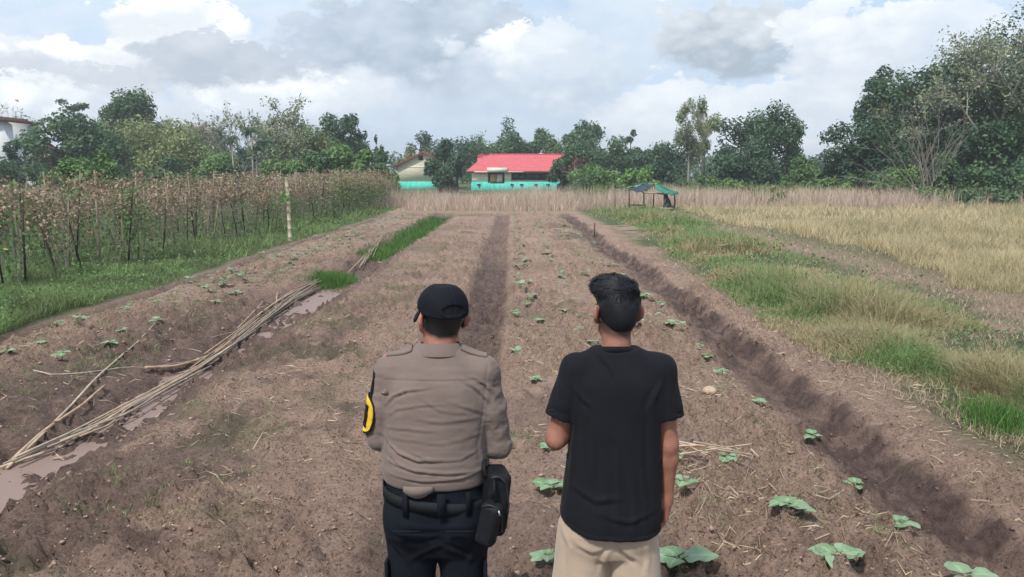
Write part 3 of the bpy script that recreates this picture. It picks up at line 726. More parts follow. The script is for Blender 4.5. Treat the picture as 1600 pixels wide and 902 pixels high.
tree('low_bush', 'small green bush under the dense dark tree', 1150, 280, 60, 60, 'mid', .0, 'dome', 1500, 10, .15, .33, cat='bush')
tree('low_bush', 'green bush at the left end of the right wood', 1268, 246, 84, 66, 'mid', .0, 'dome', 3600, 18, .17, .34, cat='bush')
tree('low_bush', 'dark green bush below the sky gap', 1305, 256, 70, 62, 'dark', .0, 'dome', 3000, 14, .17, .34, cat='bush')
tree('ochre_bush', 'small brownish bush standing alone in the dry reeds', 1212, 290, 34, 50, 'olive', .1, 'round', 700, 9, .1, .38, cat='bush')
for k, (px, top, w, lb) in enumerate(((1015, 284, 50, 'low scrub left behind the shelter'), (1060, 282, 60, 'low scrub right behind the shelter'), (1225, 284, 70, 'low scrub behind the brownish bush'), (955, 284, 70, 'low scrub left of the yellow green bush'), (905, 280, 50, 'low scrub against the red house wall'))):
    tree('low_bush', lb, px, top, w, 64, ('mid', 'dark', 'mid', 'mid', 'dark')[k], .0, 'flat', 1300, 10, .15, .33, cat='bush')
# --- the wood on the right
tree('layered_tree', 'dark layered tree at the left edge of the right wood', 1338, 182, 92, 60, 'deep', .3, 'wide', 3600, 22, .19, .43)
tree('wood_tree', 'dark tree standing up at the left of the wood top', 1378, 108, 66, 64, 'deep', .45, 'round', 3200, 18, .2, .41, limbs=14)
tree('wood_tree', 'grey green thin tree in the middle of the wood', 1425, 112, 100, 60, 'dark', .30, 'tall', 3600, 22, .16, .46, bark=M_twig, limbs=18)
tree('wood_tree', 'airy tree with pale limbs right of the wood middle', 1490, 88, 110, 58, 'deep', .34, 'round', 4600, 26, .17, .46, bark=M_pale, limbs=20)
tree('wood_tree', 'airy grey tree near the right edge of the wood', 1548, 68, 96, 56, 'grey', .38, 'round', 4300, 24, .15, .46, bark=M_pale, limbs=20)
bare_tree('rubber_tree', 'tallest sparse tree at the right edge of the photo', 1590, 12, 53, 41, .5, 4, 'grey', 3200, .14, 6, .14, M_pale)
bare_tree('rubber_tree', 'half bare tree with pale twigs above the wood', 1520, 96, 60, 43, .55, 4, 'olive', 1500, .14, 6, .13, M_pale, wide=1.15)
bare_tree('rubber_tree', 'half bare tree behind the wood middle', 1455, 118, 62, 44, .55, 4, 'grey', 1200, .14, 6, .12, M_twig, wide=1.15)
def fan_tree():
    Y = 50.5; p = at(1445, 300, Y); b = ht(p.x, Y); root = empty('fan_tree', (p.x, Y, b), 0, 'leafless pale shrubby tree fanning thin branches out before the wood', 'tree'); rs = np.random.default_rng(8); m = MB()
    for k in range(26):
        a = rs.uniform(-1.25, 1.15); L_ = rs.uniform(3.2, 6.4)*(1.0 if a > 0 else 1.15); x0, y0 = rs.normal()*.35, rs.normal()*.3; P = []; z0 = rs.uniform(0, .8)
        for j in range(7):
            t = j/6; r = L_*t; P.append((x0+r*math.sin(a)*(1+.15*t)+rs.normal()*.05, y0-.3*t+rs.normal()*.12, z0+r*math.cos(a)*.85-(.55*abs(math.sin(a)))*L_*.18*t*t+.5*t))
        m.tube(P, list(np.linspace(.035, .008, 7)), 4, cap=False)
        for q in range(7):
            j = rs.integers(2, 6); s0 = np.array(P[j]); d = np.array(P[j])-np.array(P[j-1]); d = d/np.linalg.norm(d)+rs.normal(size=3)*(.5, .3, .4); l = rs.uniform(.6, 1.5)
            m.tube([s0, s0+d*l*.5+rs.normal(size=3)*.04, s0+d*l], [.012, .009, .005], 3, cap=False)
    m.obj('branches', M_twig, root)
fan_tree()
tree('wood_tree', 'dense dark tree at the right edge of the photo', 1592, 150, 110, 52, 'dark', .05, 'round', 7000, 26, .17, .35)
tree('wood_tree', 'dark tree under the airy trees at right', 1525, 196, 110, 53, 'deep', .04, 'round', 5500, 22, .16, .35)
tree('wood_tree', 'dark tree filling the wood behind the fanned branches', 1455, 205, 120, 58, 'deep', .03, 'round', 5200, 22, .17, .35)
tree('wood_tree', 'dark tree below the layered tree', 1375, 225, 110, 60, 'deep', .02, 'round', 5000, 22, .17, .34)
tree('wood_tree', 'tallest leafy tree in the top right corner', 1606, 14, 150, 56, 'deep', .34, 'round', 5200, 30, .15, .43, bark=M_pale, limbs=22)
tree('wood_tree', 'leafy tree between the wood top and the fanned branches', 1405, 122, 110, 63, 'dark', .22, 'round', 4600, 26, .18, .40, limbs=14)
tree('wood_tree', 'leafy tree under the airy pale limbed tree', 1465, 100, 110, 61, 'deep', .25, 'round', 4600, 26, .17, .42, bark=M_pale, limbs=16)
tree('wood_tree', 'leafy tree below the tallest one at right', 1560, 92, 130, 54.5, 'deep', .25, 'round', 4800, 26, .16, .40, bark=M_pale, limbs=16)
for k, (px, top, w, Y, kd, lb) in enumerate(((1350, 266, 90, 58, 'dark', 'dark undergrowth bush at the left foot of the wood'), (1420, 262, 90, 54, 'mid', 'green undergrowth bush below the fanned branches'),
        (1485, 240, 80, 51, 'dark', 'spiky dark bush at the foot of the wood'), (1550, 258, 90, 49, 'dark', 'dark bush at the right foot of the wood'), (1605, 245, 70, 49, 'dark', 'bush at the right edge below the dense tree'), (1310, 280, 70, 58, 'mid', 'low green bush at the left end of the wood'), (1390, 286, 70, 53, 'mid', 'low scrub before the wood, left part'), (1465, 290, 80, 50, 'mid', 'low scrub before the wood, middle part'), (1540, 294, 90, 47, 'dark', 'low scrub before the wood, right part'))):
    tree('undergrowth_bush', lb, px, top, w, Y, kd, .0, 'dome', 2600, 16, .15, .34, cat='bush')
# --- far ridge of forest seen through the gaps
for k in range(16):
    px = -60+k*112+random.uniform(-20, 20)
    tree('far_tree', 'far tree closing the gaps in the distant treeline', px, 243+random.uniform(-10, 8), 150, 150+random.uniform(0, 30), 'dark', .0, 'dome', 1500, 14, .5, .3, group='distant forest trees')

# --- areca palms
def palm_mesh(rs, R_=1.6):
    V = []; F = []; t = []
    for k in range(11):
        a = rs.uniform(0, 6.28); e = rs.uniform(.2, 1.25); L_ = R_*rs.uniform(.8, 1.1); prev = None
        for j in range(12):
            s = j/11; r = L_*s*math.cos(e*(1-.2*s)); z = L_*s*math.sin(e)-.75*L_*s*s
            c = np.array([r*math.cos(a), r*math.sin(a), z])
            if prev is not None:
                side = np.array([-math.sin(a), math.cos(a), 0])
                for sg in (-1, 1):
                    l = .42*R_*(1-.6*abs(s-.45)); tip = c+side*sg*l*.7+np.array([0, 0, -l*.55])+(c-prev)*1.5
                    b = len(V); V += [prev, c, tip]; F.append((b, b+1, b+2)); t += [.3+.5*rs.random()]*3
            prev = c
    return np.array(V), np.array(F), np.array(t)
for k, (px, top, Y, lb) in enumerate(((361, 209, 66, 'leftmost slender palm with drooping dark fronds'), (391, 197, 65, 'tallest slender palm with dark fronds and white trunk'), (399, 224, 65.5, 'slender white trunked palm, middle of the close three'), (411, 214, 66, 'rightmost slender palm of the group'))):
    rs = np.random.default_rng(100+k); p = at(px, top, Y); b = ht(p.x, Y); H = p.z-b-.9
    r = empty('palm', (p.x, Y, b), 0, lb, 'palm')
    m = MB(); m.tube([(0, 0, -.2), (.06, 0, H*.5), (.02, .03, H)], [.10, .075, .065], 7); m.obj('trunk', M_pale, r, True)
    m = MB(); m.tube([(.02, .03, H), (.02, .03, H+.5)], [.09, .05], 6); m.obj('crownshaft', mat_simple('palm_shaft', (.10, .16, .06)), r, True)
    V, F, t = palm_mesh(rs, 1.25 if k != 2 else .9); V[:, 2] += H+.45; ob('fronds', mesh_np('fronds', V, F, LM['deep'], False, {'tint': t}), r)
# --- banana plants over the bean rows
def banana(px, top, Y, rs, lb, n=7):
    p = at(px, top, Y); b = ht(p.x, Y); H = p.z-b; r = empty('banana_plant', (p.x, Y, b), 0, lb, 'banana plant')
    m = MB(); m.tube([(0, 0, -.1), (0, 0, H*.3), (0, 0, H*.55)], [.12, .1, .07], 8); m.obj('stem', mat_simple('banana_stem', (.16, .2, .09)), r, True)
    for k in range(n):
        a = 6.28*k/n+rs.uniform(-.3, .3); L_ = H*rs.uniform(.5, .62); e = rs.uniform(.75, 1.3); V = []; F = []; tt = []
        for j in range(9):
            s = j/8; rr = L_*s*math.cos(e); z = H*.45+L_*s*math.sin(e)-.35*L_*s*s*s; w = .2*math.sin(3.14*min(1, .08+s*.95))**.7
            c = np.array([rr*math.cos(a), rr*math.sin(a), z]); sd = np.array([-math.sin(a), math.cos(a), 0])*w
            V += [c-sd+np.array([0, 0, .05]), c, c+sd+np.array([0, 0, .05])]; tt += [.5+.3*rs.random()]*3
            if j: q = 3*j; F += [(q-3, q-2, q+1, q), (q-2, q-1, q+2, q+1)]
        ob('leaf', mesh_np('leaf', V, np.array(F), LM['bright'], True, {'tint': np.array(tt)}), r)
rs = np.random.default_rng(5)
for px, top, Y, lb in ((172, 262, 40, 'banana plant just right of the creeper mound'), (188, 266, 41, 'banana plant farther right of the creeper mound, larger leaves'), (44, 290, 30, 'young banana plant standing low at the left edge'), (22, 298, 28, 'smallest young banana plant at the left edge'), (70, 296, 31, 'young banana plant left of the creeper mound')):
    banana(px, top, Y, rs, lb)
# ------------------------------------------------------------------ grass and reeds
def blades(name, P, h, w, lean, matl, tint, rs, seg=2, curl=.5):
    """P (n,3) roots; h, w, lean arrays"""
    n = len(P); a = rs.uniform(0, 6.283, n); b = a+rs.normal(size=n)*.6+1.57
    dx = np.stack([np.cos(a), np.sin(a), 0*a], 1); sx = np.stack([np.cos(b), np.sin(b), 0*a], 1)
    rows = []
    for k in range(seg+1):
        s = k/seg; off = dx*(lean*h*(s**(1+curl)))[:, None]; z = h*(s-.28*lean*s*s)
        c = P+off; c[:, 2] += z
        ww = (w*(1-s)**.7)[:, None]
        if k < seg: rows += [c-sx*ww, c+sx*ww]
        else: rows += [c]
    V = np.stack(rows, 1); k = V.shape[1]; V = V.reshape(-1, 3); base = np.arange(n)*k
    Q = [np.stack([base+2*j, base+2*j+1, base+2*j+3, base+2*j+2], 1) for j in range(seg-1)]
    T = np.stack([base+2*seg-2, base+2*seg-1, base+2*seg], 1)
    F = ([np.concatenate(Q)] if Q else [])+[T]
    return mesh_np(name, V, F, matl, False, {'tint': np.repeat(tint, k)})
GM = {
 'green': mat_leaf('green_grass', (.125, .145, .065), (.23, .34, .12), .6, .3),
 'lush': mat_leaf('lush_grass', (.06, .12, .03), (.13, .28, .06), .6, .35),
 'mixed': mat_leaf('mixed_grass', (.38, .31, .18), (.15, .26, .085), .65, .3),
 'yellow': mat_leaf('yellow_grass', (.31, .28, .15), (.68, .55, .34), .7, .3),
 'reed': mat_leaf('dry_reed', (.31, .215, .165), (.64, .515, .42), .8, .25),
 'straw': mat_leaf('straw', (.22, .16, .10), (.52, .42, .30), .8, .1),
}
def sample_band(n, y0, y1, xl, xr, rs, pw=1.6):
    """points with density falling with distance; xl, xr functions of y"""
    u = rs.random(n); k = 1-pw
    y = (y0**k+u*(y1**k-y0**k))**(1/k)
    a, b = xl(y), xr(y); x = a+rs.random(n)*(b-a)
    return x, y
rs = np.random.default_rng(11)
def put(name, x, y, h, w, lean, gm, tint, seg=2, label=None):
    z = hgt(x, y, True)
    me = blades(name, np.stack([x, y, z-.01], 1), h, w, lean, GM[gm], np.clip(tint, 0, 1), rs, seg)
    return tag(ob(name, me), label, name.replace('_', ' '), None, 'stuff')

# left verge and below the bean rows
edge = lambda y: -6.72-wob(y, 20)+(fbm(y*.8, y*0, 3, 81)-.5)*.5
x, y = sample_band(95000, 7.5, 50, lambda y: np.maximum(-.70*y-1.5, -19), edge, rs, 1.25)
pt = fbm(x*.5, y*.5, 4, 83); far = np.clip(y/14, .8, 3)
h = (.10+.55*sstep(.33, .68, pt)*rs.random(len(x)))*np.where(x > -7.3, .6, 1)
put('grass', x, y, h, .0045*far*rs.uniform(.7, 1.4, len(x)), rs.uniform(.1, 1.5, len(x)), 'green', .5+1.6*(fbm(x*1.3, y*1.3, 3, 85)-.5)+rs.normal(size=len(x))*.3, 2, 'green weedy grass along the left verge and under the bean rows')
# right bank grass
xl = lambda y: np.interp(y, [5, 7, 9, 13, 16, 24, 30, 41], [4.0, 3.75, 3.35, 3.45, 3.55, 4.4, 4.6, 3.8])-wob(y, 20)
xr = lambda y: np.interp(y, [5, 9, 13, 20, 30, 42], [5.2, 6.0, 7.0, 7.6, 8.0, 8.6])
x, y = sample_band(90000, 5.2, 42, xl, xr, rs, 1.7)
pt = fbm(x*.55+3, y*.45, 4, 91); ed = np.minimum((x-xl(y))/.5, (xr(y)-x)/.8); keep = (pt+.12*np.clip(ed, -1, 1) > .41+.1*rs.random(len(x)))
x, y, pt = x[keep], y[keep], pt[keep]; far = np.clip(y/10, .75, 3); ed = np.clip(np.minimum((x-xl(y))/.9, (xr(y)-x)/1.2), .25, 1)
h = (.16+.48*sstep(.40, .60, pt)*rs.uniform(.2, 1.1, len(x)))*ed
gt = sstep(.38, .54, fbm(x*.8, y*.8, 3, 93)+.10*ed-.04)
put('grass', x, y, h, .0042*far*rs.uniform(.7, 1.5, len(x)), rs.uniform(.1, 1.6, len(x)), 'mixed', gt*.9+rs.normal(size=len(x))*.28, 2, 'clumpy green and straw coloured grass on the right bank')
# short dead grass and litter round it
x, y = sample_band(30000, 5, 46, lambda y: xl(y)-.25, lambda y: np.minimum(.68*y+1.5, 13), rs, 1.6)
put('dry_grass', x, y, rs.uniform(.03, .13, len(x)), .004*np.clip(y/10, .7, 3.5), rs.uniform(.5, 1.6, len(x)), 'straw', rs.random(len(x))*.8, 2, 'short dead grass littering the path on the right')
# yellow grass field
x, y = sample_band(90000, 11, 50, lambda y: np.interp(y, [11, 13, 20, 30, 45], [8.3, 8.5, 9.4, 9.3, 8.5])+(fbm(y*.5, y*0, 3, 95)-.5)*2.2, lambda y: .72*y+3, rs, 1.15)
pt = fbm(x*.35, y*.35, 4, 97)
put('yellow_grass', x, y, (.20+.42*sstep(.3, .7, pt))*rs.uniform(.5, 1.15, len(x)), .0040*np.clip(y/13, .9, 3), rs.uniform(.1, 1.1, len(x)), 'yellow', .28+1.0*(fbm(x*.5, y*.3, 3, 99)-.3)+rs.normal(size=len(x))*.2, 2, 'tall yellowing grass field on the right')
# dry reeds across the far end
x = rs.uniform(-16, 46, 76000); y = rs.uniform(42.6, 57, 76000)
y = np.where(x > 9, 44.5+(y-42.6)*1.0, y); y = np.where((x < -6.2) & (y < 46), y+5, y)
ok = ~((np.abs(x-9.0) < 2.3) & (y < 45.6)) & (x < .7*y) & (x > -.25*y-3)
x, y = x[ok], y[ok]; pt = fbm(x*.45, y*.45, 4, 101)
put('dry_reeds', x, y, (.42+.95*sstep(.28, .7, pt))*rs.uniform(.45, 1.25, len(x))*np.where(y < 44, .6, 1)*np.where(x > 12, .92, 1), rs.uniform(.006, .014, len(x)), rs.uniform(.0, .8, len(x)), 'reed', .1+.9*pt+rs.normal(size=len(x))*.25, 2, 'dense pinkish dry reeds across the far end of the beds')
x = rs.uniform(-40, -18, 9000); y = rs.uniform(44, 60, 9000); ok = x < -.36*y; x, y = x[ok], y[ok]
put('dry_reeds', x, y, rs.uniform(.7, 1.5, len(x)), rs.uniform(.010, .022, len(x)), rs.uniform(0, .45, len(x)), 'reed', rs.random(len(x)), 2, 'dry reeds behind the bean rows at the far left')
# pale stalk tips sticking out of the reeds on the right
x = rs.uniform(10, 44, 2600); y = 46+rs.uniform(0, 9, 2600); ok = x < .7*y; x, y = x[ok], y[ok]
put('dead_stalks', x, y, rs.uniform(1.1, 1.55, len(x)), rs.uniform(.012, .03, len(x)), rs.uniform(.0, .7, len(x)), 'straw', rs.uniform(.5, 1, len(x)), 2, 'pale dead stalks poking out of the reeds on the right')
# undergrowth band at the feet of the trees
x = rs.uniform(-48, 50, 42000); y = 58+rs.uniform(0, 26, 42000); ok = (np.abs(x) < .72*y) & ((x < -.165*y) | (x > .085*y)); x, y = x[ok], y[ok]
put('undergrowth', x, y, rs.uniform(.5, 1.5, len(x))*(.6+.8*fbm(x*.2, y*.2, 3, 103)), rs.uniform(.04, .09, len(x)), rs.uniform(.1, .8, len(x)), 'green', rs.random(len(x))*.8, 2, 'low green undergrowth at the feet of the trees')
# lush tufts in the left ditch
def tuft(cx, cy, rx, ry, n, hh):
    a = rs.normal(size=n)*.45; b = rs.normal(size=n)*.45
    return cx+a*rx, cy+b*ry, hh*rs.uniform(.5, 1.1, n)*np.exp(-.5*(a*a+b*b))
T_ = [tuft(-3.55, 15.3, .45, .8, 2600, .34)]
for yy in np.arange(20, 37, .8): T_.append(tuft(-3.5+random.uniform(-.1, .1), yy, .55, .8, 620, .22))
for px, py in ((1590, 690),): T_.append(tuft(3.95, 6.0, .35, .5, 900, .3))
x = np.concatenate([t[0] for t in T_]); y = np.concatenate([t[1] for t in T_]); h = np.concatenate([t[2] for t in T_])
put('lush_grass', x, y, h, .005*np.clip(y/13, .8, 2.2), rs.uniform(.05, .7, len(x)), 'lush', .4+rs.normal(size=len(x))*.3, 3, 'bright green tufts growing in the left ditch')
# small weeds scattered on the soil
cx, cy = sample_band(420, 4, 34, lambda y: y*0-3.0, lambda y: y*0+2.2, rs, 1.9)
k = fbm(cx*.9, cy*.9, 3, 57) > .47; cx, cy = cx[k], cy[k]; T_ = [tuft(a, b, .10, .12, 26, .07) for a, b in zip(cx, cy)]
cx, cy = sample_band(420, 6, 40, lambda y: y*0-6.1, lambda y: y*0-4.1, rs, 1.6); T_ += [tuft(a, b, .12, .15, 26, .07) for a, b in zip(cx, cy)]
x = np.concatenate([t[0] for t in T_]); y = np.concatenate([t[1] for t in T_]); h = np.concatenate([t[2] for t in T_])
put('weeds', x, y, h, .003*np.clip(y/7, .8, 3), rs.uniform(.2, 1.3, len(x)), 'green', rs.random(len(x)), 2, 'tiny weeds scattered over the bare soil')
# straw litter lying on the beds
def litter(n, sampler, lo, hi, label, name='straw_litter'):
    x, y = sampler(n); L_ = rs.uniform(lo, hi, n); a = rs.uniform(0, 6.28, n); w = rs.uniform(.0005, .0011, n)*np.clip(y/7, .8, 3)
    d = np.stack([np.cos(a), np.sin(a)], 1); s = np.stack([-d[:, 1], d[:, 0]], 1); V = []
    bend = rs.normal(size=n)*.12*L_
    for t, e in ((-.5, 0), (0, 1), (.5, 0)):
        c = np.stack([x, y], 1)+d*(L_*t)[:, None]+s*(bend*e)[:, None]
        for q in (-1, 1):
            p = c+s*(q*w)[:, None]; V.append(np.concatenate([p, (hgt(p[:, 0], p[:, 1])+.008+rs.random(n)*.012+.0006*q)[:, None]], 1))
    V = np.stack(V, 1).reshape(-1, 3); b = np.arange(n)*6
    F = np.concatenate([np.stack([b, b+1, b+3, b+2], 1), np.stack([b+2, b+3, b+5, b+4], 1)])
    tag(ob(name, mesh_np(name, V, F, GM['straw'], False, {'tint': np.repeat(rs.random(n), 6)})), label, 'straw', None, 'stuff')
def s1(n):
    x, y = sample_band(n*3, 3.6, 40, lambda y: y*0+.05, lambda y: y*0+2.3, rs, 1.7); k = fbm(x*1.6, y*1.6, 3, 111)+.12*rs.random(len(x)) > .55; return x[k][:n], y[k][:n]
def s2(n):
    x, y = sample_band(n*3, 3.6, 30, lambda y: y*0-6, lambda y: y*0-.9, rs, 1.8); k = fbm(x*1.6, y*1.6, 3, 113)+.12*rs.random(len(x)) > .56; return x[k][:n], y[k][:n]
def lit(s, n, lab):
    x, y = s(n); litter(len(x), lambda k: (x, y), .03, .17, lab)
lit(s1, 4600, 'dry straw litter scattered over the right bed')
def s3(n):
    x, y = sample_band(n, 4.2, 20, lambda y: y*0+3.0, lambda y: y*0+4.2, rs, 1.6); return x, y
lit(s3, 900, 'dry straw litter scattered along the right ditch bank')
lit(s2, 2200, 'dry straw litter scattered over the left beds')

# broad leaved weeds among the grass
def broad(n, sx, label):
    x, y = sx(n); P = np.stack([x, y, hgt(x, y)+rs.random(len(x))**1.5*.36], 1); N_ = rs.normal(size=P.shape)*.6+np.array([0, 0, .8]); N_ /= np.linalg.norm(N_, axis=1)[:, None]
    V, F, t = leaf_cards(P, N_, 1.0, rs, .5); V = (V.reshape(-1, 4, 3)-P[:, None])*(.028*np.clip(y/12, .7, 1.6))[:, None, None]+P[:, None]
    tag(ob('broad_weeds', mesh_np('broad_weeds', V.reshape(-1, 3), F, LM['mid'], False, {'tint': t})), label, 'weeds', None, 'stuff')
def b1(n):
    x, y = sample_band(n, 8, 45, lambda y: np.maximum(-.70*y-1, -13), edge, rs, 1.4); k = fbm(x*.9, y*.9, 3, 181) > .5; return x[k], y[k]
def b2(n):
    x, y = sample_band(n, 5.5, 40, xl, xr, rs, 1.6); k = fbm(x*.9, y*.9, 3, 183) > .53; return x[k], y[k]
broad(16000, b1, 'broad leaved weeds scattered through the left verge grass'); broad(7000, b2, 'broad leaved weeds scattered through the right bank grass')
# soil clods
def clods(n, dark=False):
    x, y = sample_band(n, 3.5, 20, lambda y: y*0-6.2, lambda y: y*0+3.4, rs, 2.2)
    k = (fbm(x*.7, y*.7, 3, 35)+.25*rs.random(n) > .5) & ((((x > 2.25) & (x < 3.1)) | ((x > -.9) & (x < -.1))) == dark); x, y = x[k], y[k]; n = len(x)
    t = (1+5**.5)/2; I = np.array([(-1, t, 0), (1, t, 0), (-1, -t, 0), (1, -t, 0), (0, -1, t), (0, 1, t), (0, -1, -t), (0, 1, -t), (t, 0, -1), (t, 0, 1), (-t, 0, -1), (-t, 0, 1)])/1.9
    FI = np.array([(0, 11, 5), (0, 5, 1), (0, 1, 7), (0, 7, 10), (0, 10, 11), (1, 5, 9), (5, 11, 4), (11, 10, 2), (10, 7, 6), (7, 1, 8), (3, 9, 4), (3, 4, 2), (3, 2, 6), (3, 6, 8), (3, 8, 9), (4, 9, 5), (2, 4, 11), (6, 2, 10), (8, 6, 7), (9, 8, 1)])
    r = .0050*np.exp(rs.normal(size=n)*.6)*np.clip(y/5.5, .8, 2); r = np.clip(r, .003, .019)
    V = I[None]*r[:, None, None]*rs.uniform(.6, 1.4, (n, 12, 1))*rs.uniform(.7, 1.3, (n, 1, 3)); V[:, :, 2] *= .75
    V += np.stack([x, y, hgt(x, y)+r*.05], 1)[:, None, :]
    F = (FI[None]+np.arange(n)[:, None, None]*12).reshape(-1, 3)
    m = mat_simple('damp_clod' if dark else 'soil_clod', (.12, .08, .066) if dark else (.30, .208, .16), .95, .35, 9, spec=.15)
    tag(ob('soil_clods', mesh_np('soil_clods', V.reshape(-1, 3), F, m, False)), 'dark damp crumbs lying in the furrows' if dark else 'small crumbs and clods of soil strewn over the beds', 'soil', None, 'stuff')
clods(12000); clods(14000, True)

# ------------------------------------------------------------------ bean stakes with dead vines
M_stake = [mat_simple('dark_stake', (.05, .04, .033), .9, .3, 6), mat_simple('grey_stake', (.20, .165, .125), .9, .3, 6), mat_simple('pale_stake', (.30, .24, .17), .9, .25, 6)]
def stake_variant(k):
    rs = np.random.default_rng(300+k); H = rs.uniform(1.75, 2.15); lean = rs.normal(size=2)*.10
    m = MB(); P = [(0, 0, -.25), (lean[0]*.5+rs.normal()*.02, lean[1]*.5, H*.5), (lean[0], lean[1], H)]
    m.tube(P, [.024, .021, .015], 6); st = m.mesh('stake', M_stake[k % 3], True)
    # hanging stems
    m = MB()
    for j in range(12):
        x0, y0 = rs.uniform(-.45, .45), rs.normal()*.2; z1 = rs.uniform(1.1, 1.85)
        q = [(x0*.6, y0*.6, 0)]
        for s in (.35, .7, 1): q.append((x0*.8+rs.normal()*.05, y0*.8+rs.normal()*.05, z1*s))
        m.tube(q, [.006, .005, .005, .003], 4, cap=False)
    sm = m.mesh('stem', M_twig)
    n = 600; z = 1.02+.95*rs.beta(2.0, 1.5, n)*(H/1.95); z = np.where(rs.random(n) < .25, rs.uniform(.35, 1.3, n), z)
    nc = 9; C = np.stack([np.linspace(-.42, .42, nc)+rs.normal(size=nc)*.05, rs.normal(size=nc)*.2], 1); lo = rs.uniform(.35, 1.35, nc); hi = rs.uniform(1.55, 2.05, nc); ci = rs.integers(0, nc, n)
    z = lo[ci]+(hi-lo)[ci]*rs.beta(1.7, 1.1, n); sp = .035+.06*sstep(1.0, 1.7, z)
    P = np.stack([C[ci, 0]+rs.normal(size=n)*sp, C[ci, 1]+rs.normal(size=n)*sp, z], 1)
    g = fbm(P[:, 0]*6+k*3, P[:, 2]*5, 3, 121); P = P[g > .40]
    N_ = rs.normal(size=P.shape)+np.array([0, -.2, .2]); N_ /= np.linalg.norm(N_, axis=1)[:, None]
    V, F, t = leaf_cards(P, N_, .038, rs, .6); dv = mesh_np('dry_vine', V, F, LM['brown'], False, {'tint': t})
    n = 40 if k % 4 else 320; P = np.stack([rs.normal(size=n)*.28, rs.normal(size=n)*.22, rs.uniform(.1, 1.0, n)+(0 if k % 4 else rs.uniform(0, 1.0, n))], 1)
    N_ = rs.normal(size=P.shape); N_ /= np.linalg.norm(N_, axis=1)[:, None]
    V, F, t = leaf_cards(P, N_, .055, rs, .6); gv = mesh_np('green_leaves', V, F, LM['mid'], False, {'tint': t})
    return st, sm, dv, gv
variants = [stake_variant(k) for k in range(8)]
ROWS = [(-9.15, 13.3, 53, .92, 'front', 'stake hung with dead brown bean vines in the front row by the verge', 'bean stakes in the front row'),
        (-10.5, 15.2, 57, 1.0, 'second', 'stake hung with dead bean vines just behind the front row', 'bean stakes in the second row'),
        (-12.0, 17.4, 58, 1.05, 'third', 'stake hung with dead bean vines deep inside the plot', 'bean stakes in the middle of the plot'),
        (-13.6, 19.8, 58, 1.15, 'back', 'stake hung with dead bean vines at the back of the plot', 'bean stakes at the back of the plot')]
rs = np.random.default_rng(77)
for (X, y0, y1, dy, nm, lab, grp) in ROWS:
    yy = y0
    while yy < y1:
        k = int(rs.integers(0, 8))
        if yy > 38 and rs.random() < .5: k = 4
        x = X+.028*(yy-14)*1.0+rs.normal()*.12; r = empty('bean_stake', (x, yy, ht(x, yy)), rs.uniform(-.5, .5)+(3.14 if rs.random() < .5 else 0), lab, 'bean stake', grp)
        r.rotation_euler[0] = rs.normal()*.07; r.rotation_euler[1] = rs.normal()*.10
        s = rs.uniform(.76, 1.1)*(1+.10*sstep(35, 50, yy)); r.scale = (s, s, s)
        for nme, me in zip(('stake', 'stem', 'dry_vine', 'green_leaves'), variants[k]): ob(nme, me, r)
        yy += dy*rs.uniform(.75, 1.25)
def lean_stake(px0, py0, px1, py1, r, mt, lab):
    b = gnd(px0, py0, 0); p = at(px1, py1, b[1]); m = MB(); z = ht(*b)
    m.tube([(0, 0, -.1), ((p.x-b[0])*.5+.02, 0, (p.z-z)*.5), (p.x-b[0], .1, p.z-z)], [r, r*.9, r*.7], 7)
    o = ob('leaning_stake', m.mesh('leaning_stake', mt, True), None, (b[0], b[1], z)); tag(o, lab, 'stake')
lean_stake(129, 424, 92, 306, .024, M_stake[0], 'dark stake leaning strongly left before the bean rows')
lean_stake(196, 412, 183, 300, .022, M_stake[2], 'pale straight stake left of the middle of the bean rows')
lean_stake(40, 442, 30, 300, .022, M_stake[0], 'dark upright stake nearest the left edge')
lean_stake(225, 398, 222, 290, .02, M_stake[1], 'grey upright stake right of the pale one in the bean rows')
lean_stake(293, 383, 290, 300, .02, M_stake[0], 'dark stake before the middle of the bean rows')

# bamboo post
def bamboo_post():
    b = gnd(453, 376, .0); t = at(451, 275, b[1]); z = ht(*b); H = t.z-z; m = MB(); P = []; r = []
    for k in range(9):
        for d, rr in ((0, .062), (.012, .071), (.024, .062)):
            s = (k/8.3+d/H); P.append((.02*math.sin(s*3)-.03*s, 0, -.15+s*(H+.15))); r.append(rr*(1-.14*s))
    m.tube(P, r, 12); root = empty('bamboo_post', (b[0], b[1], z), 0, 'tall thick yellow bamboo post standing alone before the bean rows', 'post')
    m.obj('pole', mat_simple('bamboo', (.44, .385, .27), .55, .22, 5, .15, 30, stretch=(4, 4, .5)), root, True)
    rs = np.random.default_rng(4); P = rs.normal(size=(70, 3))*(.1, .1, .11)+np.array([-.12, -.06, H*.66]); N_ = rs.normal(size=P.shape); N_ /= np.linalg.norm(N_, axis=1)[:, None]
    V, F, t = leaf_cards(P, N_, .06, rs); ob('vine', mesh_np('vine', V, F, LM['bright'], False, {'tint': t}), root)
bamboo_post()

